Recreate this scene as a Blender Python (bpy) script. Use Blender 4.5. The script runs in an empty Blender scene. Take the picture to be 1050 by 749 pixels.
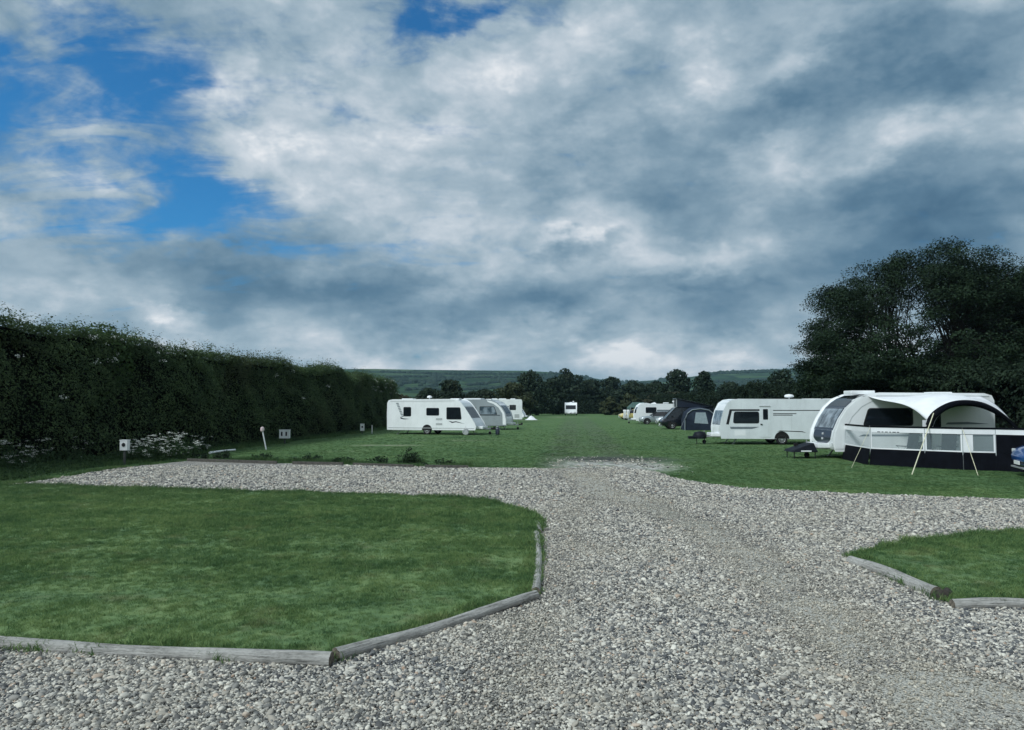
import bpy, bmesh, math, random
import numpy as np
from mathutils import Vector, Matrix, noise as mnoise
R = math.radians
random.seed(7); RNG = np.random.default_rng(11)
scene = bpy.context.scene
COL = scene.collection

# ------------------------------------------------------------------ camera
FPX, EYE = 764.0, 2.2                      # focal length in photograph pixels (1050 wide), eye height in metres
PITCH = math.atan((415-374.5)/FPX)
cam_data = bpy.data.cameras.new('camera'); cam = bpy.data.objects.new('camera', cam_data); COL.objects.link(cam)
cam_data.sensor_width = 36; cam_data.lens = 36*FPX/1050
cam_data.clip_start = .1; cam_data.clip_end = 20000
cam.location = (0, 0, EYE); cam.rotation_euler = (R(90)+PITCH, 0, 0)
scene.camera = cam

def ray(px, py):
    u, v = (px-525)/FPX, (374.5-py)/FPX
    c, s = math.cos(PITCH), math.sin(PITCH)
    return Vector((u, c-v*s, s+v*c))
def at(px, py, z=0.0):                     # where a sight line meets the height z
    d = ray(px, py); t = (z-EYE)/d.z
    return Vector((d.x*t, d.y*t, z))
def deep(px, py, y):                       # where a sight line reaches the depth y
    d = ray(px, py); t = y/d.y
    return Vector((d.x*t, y, EYE+d.z*t))

# ------------------------------------------------------------------ node helpers
class S:                                   # a socket with arithmetic
    nt = None
    def __init__(s, sock): s.s = sock
    @staticmethod
    def m(op, *a, clamp=False):
        n = S.nt.nodes.new('ShaderNodeMath'); n.operation = op; n.use_clamp = clamp
        for i, v in enumerate(a):
            if isinstance(v, S): S.nt.links.new(v.s, n.inputs[i])
            else: n.inputs[i].default_value = v
        return S(n.outputs[0])
    def __add__(a, b): return S.m('ADD', a, b)
    __radd__ = __add__
    def __sub__(a, b): return S.m('SUBTRACT', a, b)
    def __rsub__(a, b): return S.m('SUBTRACT', b, a)
    def __mul__(a, b): return S.m('MULTIPLY', a, b)
    __rmul__ = __mul__
    def __truediv__(a, b): return S.m('DIVIDE', a, b)
    def clamp(a): return S.m('ADD', a, 0.0, clamp=True)
    def mx(a, b): return S.m('MAXIMUM', a, b)
    def pw(a, b): return S.m('POWER', a, b)
    def step(a, lo, hi, t0=0.0, t1=1.0):
        n = S.nt.nodes.new('ShaderNodeMapRange'); n.interpolation_type = 'SMOOTHSTEP'
        S.nt.links.new(a.s, n.inputs[0])
        for i, v in enumerate((lo, hi, t0, t1)): n.inputs[i+1].default_value = v
        return S(n.outputs[0])
def xyz(x, y, z=0.0):
    n = S.nt.nodes.new('ShaderNodeCombineXYZ')
    for i, v in enumerate((x, y, z)):
        if isinstance(v, S): S.nt.links.new(v.s, n.inputs[i])
        else: n.inputs[i].default_value = v
    return S(n.outputs[0])
def noise(vec, scale, detail=4, rough=.5, dist=0., color=False):
    n = S.nt.nodes.new('ShaderNodeTexNoise'); n.inputs['Scale'].default_value = scale
    n.inputs['Detail'].default_value = detail; n.inputs['Roughness'].default_value = rough; n.inputs['Distortion'].default_value = dist
    if vec is not None: S.nt.links.new(vec.s, n.inputs['Vector'])
    return S(n.outputs['Color' if color else 0])
def voronoi(vec, scale, out='Distance', feature='F1', rnd=1.):
    n = S.nt.nodes.new('ShaderNodeTexVoronoi'); n.feature = feature; n.inputs['Scale'].default_value = scale
    n.inputs['Randomness'].default_value = rnd
    S.nt.links.new(vec.s, n.inputs['Vector']); return S(n.outputs[out])
def mapping(vec, loc=(0,0,0), rot=(0,0,0), scale=(1,1,1), kind='POINT'):
    n = S.nt.nodes.new('ShaderNodeMapping'); n.vector_type = kind
    n.inputs['Location'].default_value = loc; n.inputs['Rotation'].default_value = rot; n.inputs['Scale'].default_value = scale
    S.nt.links.new(vec.s, n.inputs[0]); return S(n.outputs[0])
def vadd(a, b, op='ADD', scale=None):
    n = S.nt.nodes.new('ShaderNodeVectorMath'); n.operation = op
    for i, v in enumerate((a, b)):
        if isinstance(v, S): S.nt.links.new(v.s, n.inputs[i])
        elif v is not None: n.inputs[i].default_value = v
    if scale is not None: n.inputs['Scale'].default_value = scale
    return S(n.outputs[0])
def ramp(fac, stops, interp='LINEAR'):
    n = S.nt.nodes.new('ShaderNodeValToRGB'); e = n.color_ramp; e.interpolation = interp
    while len(e.elements) < len(stops): e.elements.new(.5)
    for el, (p, c) in zip(e.elements, stops):
        el.position = p; el.color = (*c[:3], 1)
    S.nt.links.new(fac.s, n.inputs[0]); return S(n.outputs[0])
def mix(fac, a, b, mode='MIX'):
    n = S.nt.nodes.new('ShaderNodeMix'); n.data_type = 'RGBA'; n.blend_type = mode
    for k, v in ((0, fac), (6, a), (7, b)):
        if isinstance(v, S): S.nt.links.new(v.s, n.inputs[k])
        elif k == 0: n.inputs[0].default_value = v
        else: n.inputs[k].default_value = (*v[:3], 1)
    return S(n.outputs[2])
def srgb(r, g, b):
    f = lambda c: c/12.92 if c <= .04045 else ((c+.055)/1.055)**2.4
    return (f(r/255), f(g/255), f(b/255))

# ------------------------------------------------------------------ daylight
EXPOSURE = 1.12
SUN_EL, SUN_AZ = 44, 234                    # azimuth clockwise from +Y: high on the left, behind the camera
sun_d = bpy.data.lights.new('sun', 'SUN'); sun = bpy.data.objects.new('sun', sun_d); COL.objects.link(sun)
sun_d.energy = 1.5; sun_d.angle = R(14); sun_d.color = (.90, .975, 1.)
el, az = R(SUN_EL), R(SUN_AZ)
sdir = Vector((math.sin(az)*math.cos(el), math.cos(az)*math.cos(el), math.sin(el)))
sun.rotation_euler = (-sdir).to_track_quat('-Z', 'Y').to_euler()
sun.location = sdir*60
vs = scene.view_settings
vs.view_transform = 'Standard'; vs.look = 'None'; vs.exposure = EXPOSURE; vs.gamma = 1; vs.use_curve_mapping = False
scene.render.use_motion_blur = False
scene.cycles.use_denoising = True
scene.cycles.max_bounces = 6; scene.cycles.diffuse_bounces = 2; scene.cycles.transparent_max_bounces = 12

def build_world():
    w = bpy.data.worlds.new('World'); scene.world = w; w.use_nodes = True
    nt = w.node_tree; S.nt = nt; nt.nodes.clear()
    out = nt.nodes.new('ShaderNodeOutputWorld'); bg = nt.nodes.new('ShaderNodeBackground')
    nt.links.new(bg.outputs[0], out.inputs[0]); bg.inputs[1].default_value = .1
    sky = nt.nodes.new('ShaderNodeTexSky'); sky.sky_type = 'NISHITA'; sky.sun_disc = False
    sky.sun_elevation = el; sky.sun_rotation = az; sky.ozone_density = 4; sky.air_density = 1.; sky.dust_density = .6
    tc = nt.nodes.new('ShaderNodeTexCoord'); sep = nt.nodes.new('ShaderNodeSeparateXYZ')
    nt.links.new(tc.outputs['Generated'], sep.inputs[0])
    x, y, z = (S(sep.outputs[i]) for i in range(3))
    dz = z.mx(0.)+.27
    P = xyz(x/dz, y/dz, 0.)                                   # the cloud deck seen as a level sheet
    front = y.step(.12, .35)
    yy = y.mx(.08)
    D = S(tc.outputs['Generated']); Dm = mapping(D, scale=(1, 1, 1.7))
    warp = vadd(noise(Dm, 4.2, 7, .6, color=True), (.5,.5,.5), 'SUBTRACT')
    warp = vadd(warp, None, 'SCALE', .30)
    U = vadd(xyz(x/yy, z/yy, 0.), mapping(warp, scale=(1, .8, 0)))
    def blob(px, py, rx, ry, rot=0., soft=1.):
        d = ray(px, py)
        v = mapping(U, (d.x/d.y, d.z/d.y, 0), (0, 0, R(rot)), (rx/FPX, ry/FPX, 1), 'TEXTURE')
        g = nt.nodes.new('ShaderNodeTexGradient'); g.gradient_type = 'SPHERICAL'
        nt.links.new(v.s, g.inputs[0])
        return S(g.outputs[1]).step(0., soft)*front
    # --- how much cloud stands before the blue
    n1 = noise(mapping(P, (3.1, 1.7, 0), (0, 0, .5), (1, 1.4, 1)), 2.2, 8, .58, .5)
    n2 = noise(mapping(Dm, (9.2, 4.4, 0)), 7.5, 7, .6, .3)
    n3 = noise(mapping(P, (1.2, 7.4, 0), (0, 0, -.8), (.8, 2.0, 1)), 3.4, 8, .62, .9)
    n4 = noise(mapping(Dm, (2.2, 8.4, 3.)), 17., 6, .62, .4)
    vn = nt.nodes.new('ShaderNodeTexVoronoi'); vn.feature = 'F1'; vn.normalize = True; vn.inputs['Scale'].default_value = 7.; vn.inputs['Detail'].default_value = 2.; vn.inputs['Roughness'].default_value = .55
    pw_ = vadd(Dm, vadd(noise(Dm, 6., 5, .62, color=True), None, 'SCALE', .22)); nt.links.new(pw_.s, vn.inputs['Vector']); puff = S(vn.outputs['Distance'])*PUFF
    gap = 0.
    for a in GAPS: gap = blob(*a[1:])*a[0] + gap
    cover = (n3-.5)*2.3 + (n2-.5)*1.3 + (n4-.5)*.9 + (.42-puff)*1.0 + .98 - gap + (1.-z.step(.05, .22))*.38
    alpha = cover.step(-.1, .92)
    # --- brightness of the deck
    L = (n1-.5)*.50 + (n2-.5)*.55 + (n4-.5)*.30 + (.42-puff)*.72 + .585 + (1.-z.step(.03, .17))*.18
    for a in LIGHTS: L = L + blob(*a[1:])*a[0]
    # brightness added to the unseen sky behind the camera, lighting the sides facing it
    L = L + (1.-front)*.20
    cl = ramp(L, [(0., srgb(70,104,132)), (.22, srgb(94,127,152)), (.48, srgb(132,159,178)), (.70, srgb(168,188,202)), (.87, srgb(204,215,225)), (1., srgb(242,245,249))])
    cl = mix(1., cl, (CLOUD,)*3, 'MULTIPLY')
    blue = mix(1., S(sky.outputs[0]), BLUE_TINT, 'MULTIPLY')
    skyc = mix(alpha, blue, cl)
    # nothing but dim land below the horizon
    nt.links.new(skyc.s, bg.inputs[0])
    w.cycles.sampling_method = 'MANUAL'; w.cycles.sample_map_resolution = 512
PUFF = 1.45
CLOUD = 10*.5*.87                                              # in front of the .1 background strength, under the exposure of one stop
BLUE_TINT = (.10, .38, .54)
#        amount px  py  rx  ry  rot soft
GAPS = [(.86, 40, 80, 260, 170, -25), (.34, 170, 90, 100, 170, 25), (.42, 250, 205, 110, 50, -25), (.8, 442, 8, 34, 60, -60, .9), (-.6, 980, 120, 260, 220, 0), (-.4, 700, 150, 300, 200, 0), (.62, 130, 200, 260, 62, 4), (.25, 225, 20, 90, 50, 20),
        (-.2, 40, 95, 100, 36, 15), (-.34, 115, 165, 75, 22, -10), (-.7, 5, 15, 80, 45, -35), (-.5, 170, 15, 90, 40, -20)]
LIGHTS = [
    (.13, 560, 110, 220, 120, 0),
    (.19, 350, 110, 300, 170, -20), (.10, 300, 190, 220, 90, 0),
    (.30, 705, 60, 70, 70, 40), (.25, 780, 70, 90, 34, 35), (.15, 560, 20, 130, 60, 0),
    (-.30, 820, 90, 330, 75, 24), (-.2, 960, 40, 220, 80, 20), (.3, 1012, 0, 70, 30, 10),
    (.28, 930, 140, 240, 45, 18), (.2, 800, 150, 60, 40, 0), (-.34, 862, 168, 85, 55, -10), (-.24, 1000, 230, 260, 120, 10),
    (-.06, 640, 150, 190, 110, 10), (.20, 540, 240, 290, 50, 0), (.18, 720, 250, 130, 34, 5),
    (-.36, 600, 250, 60, 18, 0), (-.30, 320, 302, 420, 56, -6), (-.22, 560, 318, 210, 50, -4), (.06, 520, 350, 300, 26, 0), (-.16, 200, 250, 210, 48, -12),
    (-.34, 750, 290, 140, 52, 5), (.12, 720, 345, 240, 40, 0), (.18, 60, 260, 140, 55, 10), (.3, 175, 325, 70, 24, -5), (-.16, 930, 240, 320, 90, 0),
    (.10, 600, 368, 700, 24, 0), (.06, 480, 170, 150, 100, 0), (.16, 60, 300, 160, 40, 5),
]

# ------------------------------------------------------------------ mesh and object helpers
def put(name, me, mats, parent=None):
    o = bpy.data.objects.new(name, me); COL.objects.link(o)
    for m in (mats if isinstance(mats, (list, tuple)) else [mats]): me.materials.append(m)
    if parent is not None: o.parent = parent
    return o
def tag(o, label=None, cat=None, group=None, kind=None):
    for k, v in (('label', label), ('category', cat), ('group', group), ('kind', kind)):
        if v: o[k] = v
    return o
def empty(name, loc=(0,0,0), rz=0.):
    o = bpy.data.objects.new(name, None); COL.objects.link(o); o.empty_display_size = .3
    o.location = loc; o.rotation_euler = (0, 0, rz); return o
def copy_tree(o, parent=None):
    c = o.copy(); COL.objects.link(c); c.parent = parent
    for ch in list(o.children): copy_tree(ch, c)
    return c
def fast_mesh(name, V, F, smooth=False):
    V = np.asarray(V, np.float32); F = np.asarray(F, np.int32); k = F.shape[1]
    me = bpy.data.meshes.new(name)
    me.vertices.add(len(V)); me.vertices.foreach_set('co', V.ravel())
    me.loops.add(F.size); me.loops.foreach_set('vertex_index', F.ravel())
    me.polygons.add(len(F)); me.polygons.foreach_set('loop_start', np.arange(0, F.size, k, dtype=np.int32))
    me.polygons.foreach_set('loop_total', np.full(len(F), k, np.int32))
    if smooth: me.polygons.foreach_set('use_smooth', np.ones(len(F), bool))
    me.update(calc_edges=True); me.validate(); return me
class MB:                                   # collects simple solids into one mesh
    def __init__(s): s.v = []; s.f = []
    def add(s, v, f):
        n = len(s.v); s.v += [tuple(p) for p in v]; s.f += [tuple(i+n for i in q) for q in f]; return s
    def box(s, c, d, rot=None):
        x, y, z = d[0]/2, d[1]/2, d[2]/2
        v = [Vector(p) for p in ((-x,-y,-z),(x,-y,-z),(x,y,-z),(-x,y,-z),(-x,-y,z),(x,-y,z),(x,y,z),(-x,y,z))]
        if rot is not None: v = [rot @ p for p in v]
        return s.add([p+Vector(c) for p in v], [(3,2,1,0),(4,5,6,7),(0,1,5,4),(1,2,6,5),(2,3,7,6),(3,0,4,7)])
    def bar(s, a, b, w, h=None):
        a, b = Vector(a), Vector(b); d = b-a
        rot = d.to_track_quat('X', 'Z').to_matrix()
        return s.box((a+b)/2, (d.length, w, h or w), rot)
    def tube(s, pts, r, n=8, caps=True):
        pts = [Vector(p) for p in pts]; rr = r if isinstance(r, (list, tuple)) else [r]*len(pts)
        V = []; up = Vector((.13, .21, 1)).normalized()
        for i, p in enumerate(pts):
            d = (pts[min(i+1, len(pts)-1)]-pts[max(i-1, 0)]).normalized()
            a = d.cross(up if abs(d.dot(up)) < .97 else Vector((1,0,0))).normalized(); b = d.cross(a)
            V += [p+(a*math.cos(t)+b*math.sin(t))*rr[i] for t in (2*math.pi*k/n for k in range(n))]
        F = [(i*n+k, (i+1)*n+k, (i+1)*n+(k+1)%n, i*n+(k+1)%n) for i in range(len(pts)-1) for k in range(n)]
        if caps: F += [tuple(range(n)), tuple(reversed(range((len(pts)-1)*n, len(pts)*n)))]
        return s.add(V, F)
    def lathe(s, prof, axis='Z', c=(0,0,0), n=16, caps=True):              # prof: (radius, along)
        V = []; c = Vector(c)
        for r_, t in prof:
            for k in range(n):
                a = 2*math.pi*k/n; u, w = r_*math.cos(a), r_*math.sin(a)
                V.append(c+Vector({'Z': (u, w, t), 'Y': (u, t, w), 'X': (t, u, w)}[axis]))
        m = len(prof)
        F = [(i*n+k, i*n+(k+1)%n, (i+1)*n+(k+1)%n, (i+1)*n+k) for i in range(m-1) for k in range(n)]
        if caps: F += [tuple(reversed(range(n))), tuple(range((m-1)*n, m*n))]
        return s.add(V, F)
    def mesh(s, name, smooth=None, bevel=0.):
        me = bpy.data.meshes.new(name); me.from_pydata(s.v, [], s.f); me.update()
        bm = bmesh.new(); bm.from_mesh(me)
        if bevel: bmesh.ops.bevel(bm, geom=[e for e in bm.edges if len(e.link_faces) == 2 and e.calc_face_angle(0) > .6], offset=bevel, segments=2, affect='EDGES', profile=.7)
        bmesh.ops.recalc_face_normals(bm, faces=bm.faces); bm.to_mesh(me); bm.free()
        if smooth is not None:
            me.polygons.foreach_set('use_smooth', np.ones(len(me.polygons), bool)); me.set_sharp_from_angle(angle=R(smooth))
        return me
    def build(s, name, m, parent=None, smooth=None, bevel=0.): return put(name, s.mesh(name, smooth, bevel), m, parent)

# ------------------------------------------------------------------ materials
def new_mat(name):
    m = bpy.data.materials.new(name); m.use_nodes = True; S.nt = m.node_tree
    p = m.node_tree.nodes['Principled BSDF']; return m, p
def lk(sock, inp): S.nt.links.new(sock.s, inp)
def bump(p, h, strength=.5, dist=.02):
    n = S.nt.nodes.new('ShaderNodeBump'); n.inputs['Strength'].default_value = strength; n.inputs['Distance'].default_value = dist
    S.nt.links.new(h.s, n.inputs['Height']); S.nt.links.new(n.outputs[0], p.inputs['Normal'])
def pos():
    return S(S.nt.nodes.new('ShaderNodeNewGeometry').outputs['Position'])
def objco():
    return S(S.nt.nodes.new('ShaderNodeTexCoord').outputs['Object'])
def rnd_island():
    return S(S.nt.nodes.new('ShaderNodeNewGeometry').outputs['Random Per Island'])
def rnd_object():
    return S(S.nt.nodes.new('ShaderNodeObjectInfo').outputs['Random'])
def mat(name, col, rough=.5, metal=0., var=.12, vscale=6., bmp=0., bscale=60., coat=0., dirt=0., spec=.5):
    m, p = new_mat(name); o = objco()
    c = mix(noise(o, vscale, 5, .6).step(.3, .7), [k*(1-var) for k in col], [min(1, k*(1+var)) for k in col])
    if dirt:                                                    # road film and algae streaks, a stain of its own shape
        c = mix((noise(mapping(o, scale=(3, 3, .5)), 1.6, 5, .65).step(.46, .8))*dirt, c, (.16, .17, .13))
    lk(c, p.inputs['Base Color'])
    p.inputs['Roughness'].default_value = rough; p.inputs['Metallic'].default_value = metal; p.inputs['Coat Weight'].default_value = coat; p.inputs['Specular IOR Level'].default_value = spec
    if bmp: bump(p, noise(o, bscale, 4, .6), bmp, .01)
    return m
def leaf_mat(name, a, b, hue=None, trans=.25, patch=.8, spec=.12):
    m, p = new_mat(name)
    f = rnd_island()*.55 + noise(pos(), patch, 4, .6).step(.3, .7)*.45
    c = mix(f, a, b)
    if hue: c = mix(noise(pos(), .23, 3, .5).step(.5, .72)*.7, c, hue)
    lk(c, p.inputs['Base Color']); p.inputs['Roughness'].default_value = .62; p.inputs['Specular IOR Level'].default_value = spec
    t = S.nt.nodes.new('ShaderNodeBsdfTranslucent'); S.nt.links.new(c.s, t.inputs[0])
    ms = S.nt.nodes.new('ShaderNodeMixShader'); ms.inputs[0].default_value = trans
    S.nt.links.new(p.outputs[0], ms.inputs[1]); S.nt.links.new(t.outputs[0], ms.inputs[2])
    S.nt.links.new(ms.outputs[0], m.node_tree.nodes['Material Output'].inputs[0]); return m

# lane along which the pitch rows run
LANE = .083
def lane_q(X, Y): return X-LANE*Y-.1

def spot(P, px, py, rx, ry, rot=0., soft=1.):                   # worn spot in the ground, in metres round the place at(px, py)
    c = at(px, py)
    v = mapping(P, (c.x, c.y, 0), (0, 0, R(rot)), (rx, ry, 1), 'TEXTURE')
    g = S.nt.nodes.new('ShaderNodeTexGradient'); g.gradient_type = 'SPHERICAL'; lk(v, g.inputs[0])
    return S(g.outputs[1]).step(0., soft)

G_DARK, G_MID, G_LIGHT, G_DRY = (.054,.120,.044), (.120,.205,.070), (.205,.285,.105), (.225,.220,.105)
def grass_colour(P, tuft=None):
    big = noise(P, .16, 4, .55); med = noise(P, .9, 5, .6); fine = noise(P, 7., 4, .6)
    f = big*.3 + med*.5 + fine*.35 - .06 + (noise(mapping(P, scale=(.35, 1.6, 1)), 1.1, 4, .6)-.5)*.34
    if tuft is not None: f = f + (tuft-.5)*.38
    c = ramp(f, [(.34, G_DARK), (.52, G_MID), (.74, G_LIGHT)])
    return mix((noise(mapping(P, (4.1, 2.2, 0)), 1.5, 7, .72).step(.52, .74))*.5, c, G_DRY)

def field_colour(P, X, Y, tuft=None):
    c = grass_colour(P, tuft)
    q = X-Y*LANE
    wob = (noise(P, .25, 3)-.5)*1.6
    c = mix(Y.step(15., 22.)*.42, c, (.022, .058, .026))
    mow = S.m('SINE', (q+wob*.35)*1.75)*.5+.5                   # strips left by the mower
    c = mix(mow.step(.2, .8)*Y.step(14., 20.)*.34, c, (.085, .150, .058))
    def track(c0, w): return 1.-S.m('ABSOLUTE', q-c0+wob*.25).step(w*.25, w)
    tr = (track(-.4, 1.5)+track(1.7, 1.3)).clamp()*(noise(P, .5, 5, .65).step(.30, .62))*(1.-Y.step(70., 160.))*Y.step(18., 22.)
    return mix(tr*.55, c, (.095, .110, .080))
def ground_material():
    m, p = new_mat('mown_field'); P = pos()
    sep = S.nt.nodes.new('ShaderNodeSeparateXYZ'); lk(P, sep.inputs[0]); X, Y = S(sep.outputs[0]), S(sep.outputs[1])
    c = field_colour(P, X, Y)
    streak = noise(mapping(P, scale=(.12, 1., 1.)), .9, 5, .6)
    soil = (spot(P, 604, 476, 2.1, 3.2)+spot(P, 652, 477, 2.3, 3.2)+spot(P, 628, 481, 3.0, 2.6)).clamp()*(noise(P, 1.6, 7, .75).step(.40, .47))
    c = mix(soil*.95, c, mix(noise(P, 3., 6, .75).step(.35, .62), (.10,.095,.085), (.50,.49,.45)))
    burnt = (spot(P, 648, 471, 3.4, 3.0)+spot(P, 604, 471, 2.0, 2.2)).clamp()*(noise(mapping(P, (3,1,0)), 1.8, 7, .75).step(.40, .47))
    c = mix(burnt*.92, c, mix(noise(P, 6., 5, .75).step(.4, .6), (.018, .019, .020), (.075, .075, .072)))
    for a, k in (((395, 457, 2.8, 1.4), .9), ((350, 463, 2.2, 1.0), .4), ((575, 428, 8., 5.), .7), ((545, 431, 4., 4.), .5), ((470, 452, 5., 1.6), .35)):
        c = mix(spot(P, *a)*(noise(P, .8, 5, .65).step(.38, .6))*k, c, (.24, .235, .17))
    lk(c, p.inputs['Base Color']); p.inputs['Roughness'].default_value = .9; p.inputs['Specular IOR Level'].default_value = .15
    bump(p, noise(P, 16., 4, .7)+noise(P, 2.2, 3, .6), .4, .04)
    return m

def gravel_colour(P, cell):
    return ramp(cell, [(0., (.035,.040,.052)), (.20, (.10,.108,.12)), (.38, (.22,.225,.23)), (.55, (.34,.32,.29)), (.70, (.43,.425,.41)), (.86, (.54,.53,.50)), (.95, (.68,.67,.63)), (1., (.36,.25,.19))])
def worn(P):                                                    # compacted, sandy wheel tracks through the stones
    sep = S.nt.nodes.new('ShaderNodeSeparateXYZ'); lk(P, sep.inputs[0]); X, Y = S(sep.outputs[0]), S(sep.outputs[1])
    wob = (noise(P, .45, 4, .6)-.5)*1.5
    t1 = 1.-S.m('ABSOLUTE', X-(3.35-Y.step(11., 25.)*1.5)+wob).step(.05, .95)
    t2 = 1.-S.m('ABSOLUTE', X-(Y*.155-.95)+wob*.8).step(.0, .75)
    return (t1*.85+t2*.5+spot(P, 1010, 735, 1.1, .9, 30)*.8).clamp()*(noise(P, 1.3, 5, .65).step(.28, .62)*.75+.25)
def gravel_material():
    m, p = new_mat('gravel_bed'); P = pos()
    W = worn(P)
    cell = voronoi(P, 42., 'Color'); d = voronoi(P, 42.)
    sc = S.nt.nodes.new('ShaderNodeSeparateXYZ'); lk(cell, sc.inputs[0])
    st = gravel_colour(P, S(sc.outputs[0]))
    st = mix(1., mix(d.step(.35, .75)*.5, st, (.05, .052, .055)), (1.05, 1.0, .92), 'MULTIPLY')
    g2_ = S.nt.nodes.new('ShaderNodeSeparateXYZ'); lk(voronoi(P, 120., 'Color'), g2_.inputs[0])
    soil = mix(noise(P, 9., 6, .7)*.6+S(g2_.outputs[0])*.4, (.25, .24, .205), (.56, .54, .475))
    n = noise(P, 3.5, 6, .68)
    c = mix((W*1.0+n*.9-.62).step(.1, .5), st, soil)
    moss = (spot(P, 545, 640, .8, 1.1)+spot(P, 590, 540, .9, 2.2)+spot(P, 1010, 640, 1.2, .6)+spot(P, 690, 525, 1.4, 3.)+spot(P, 640, 560, .9, 2.)).clamp()*noise(P, 2.4, 6, .7).step(.42, .62)
    c = mix(moss*.6, c, (.085, .098, .055))
    lk(c, p.inputs['Base Color']); p.inputs['Roughness'].default_value = .85
    bump(p, 1.-d, .8, .03); return m
def stone_material():
    m, p = new_mat('pebble_stone')
    r = rnd_object(); o = objco()
    c = gravel_colour(None, r)
    c = mix((noise(o, 2.4, 4, .7)-.35)*.5, c, (.12, .115, .10))
    P = pos(); c = mix((noise(P, .5, 4, .6).step(.40, .7)*.25+worn(P)*.38).clamp(), c, (.40, .375, .315))
    c = mix(1., c, (1., .965, .885), 'MULTIPLY')
    lk(c, p.inputs['Base Color']); p.inputs['Roughness'].default_value = .7; p.inputs['Specular IOR Level'].default_value = .25
    return m
def blade_material(name='grass_blade'):
    m, p = new_mat(name); P = pos()
    sep = S.nt.nodes.new('ShaderNodeSeparateXYZ'); lk(P, sep.inputs[0])
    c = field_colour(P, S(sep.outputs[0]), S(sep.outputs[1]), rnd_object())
    h = S(S.nt.nodes.new('ShaderNodeAttribute').outputs['Fac']); 
    lk(c, p.inputs['Base Color']); p.inputs['Roughness'].default_value = .7; p.inputs['Specular IOR Level'].default_value = .2
    t = S.nt.nodes.new('ShaderNodeBsdfTranslucent'); S.nt.links.new(c.s, t.inputs[0])
    ms = S.nt.nodes.new('ShaderNodeMixShader'); ms.inputs[0].default_value = .38
    S.nt.links.new(p.outputs[0], ms.inputs[1]); S.nt.links.new(t.outputs[0], ms.inputs[2])
    S.nt.links.new(ms.outputs[0], m.node_tree.nodes['Material Output'].inputs[0]); return m

# ------------------------------------------------------------------ terrain
def inside(poly, X, Y):
    r = np.zeros(X.shape, bool); n = len(poly)
    for i in range(n):
        (x1, y1), (x2, y2) = poly[i], poly[(i+1) % n]
        if y1 == y2: continue
        r ^= ((y1 > Y) != (y2 > Y)) & (X < (x2-x1)*(Y-y1)/(y2-y1)+x1)
    return r
def edge_dist(poly, X, Y):
    D = np.full(X.shape, 1e9); n = len(poly)
    for i in range(n):
        a, b = np.array(poly[i]), np.array(poly[(i+1) % n]); ab = b-a
        t = np.clip(((X-a[0])*ab[0]+(Y-a[1])*ab[1])/(ab@ab+1e-9), 0, 1)
        D = np.minimum(D, np.hypot(X-a[0]-t*ab[0], Y-a[1]-t*ab[1]))
    return D
def g2(*pp): return [tuple(at(x, y).xy) for x, y in pp]
def ragged(poly, step, amp, seed):
    out = []
    for i in range(len(poly)):
        a, b = Vector(poly[i]), Vector(poly[(i+1) % len(poly)]); n = max(1, int((b-a).length/step))
        if (b-a).length > 25: n = 1
        for k in range(n):
            p = a.lerp(b, k/n); d = (b-a).normalized(); s = amp*(1 if k else .3)*mnoise.noise((p.x*1.9+seed, p.y*1.9, seed))*2
            out.append((p.x-d.y*s, p.y+d.x*s))
    return out
def vnoise(X, Y, sc, seed=0., oct=3):
    return np.array([mnoise.fractal((x*sc+seed, y*sc, seed), 1., 2., oct) for x, y in zip(X.ravel(), Y.ravel())]).reshape(X.shape)

# the polygons of the plan, read off the photograph through the ground
GRAVEL = ragged(g2((18, 497), (60, 491), (120, 481), (190, 473), (260, 475), (330, 476), (400, 478.5), (480, 480), (560, 481), (600, 480), (640, 480), (672, 484), (700, 493), (760, 501), (860, 506), (960, 510), (1050, 513))
                + [(26, 16.5), (40, 15), (40, -14), (-30, -14), (-30, 6.)] , .35, .10, 3.)
LAWN = ragged(g2((-170, 502), (0, 499.5), (60, 500), (160, 504), (250, 506), (360, 509), (465, 512.5), (505, 518), (535, 525), (552, 533), (549, 610), (345, 679), (0, 667)) + [(-30, at(0, 667).y+1.0), (-30, 20)], .3, .07, 9.)
_b = g2((872, 574), (962, 617), (975, 621))
LAWN2 = ragged(g2((872, 573), (905, 564), (950, 557), (1000, 552), (1050, 548)) + [(16, 12.8), (22, 12.6), (22, 8.0), tuple(at(1100, 622).xy)] + _b[::-1][:2], .3, .05, 5.)

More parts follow.
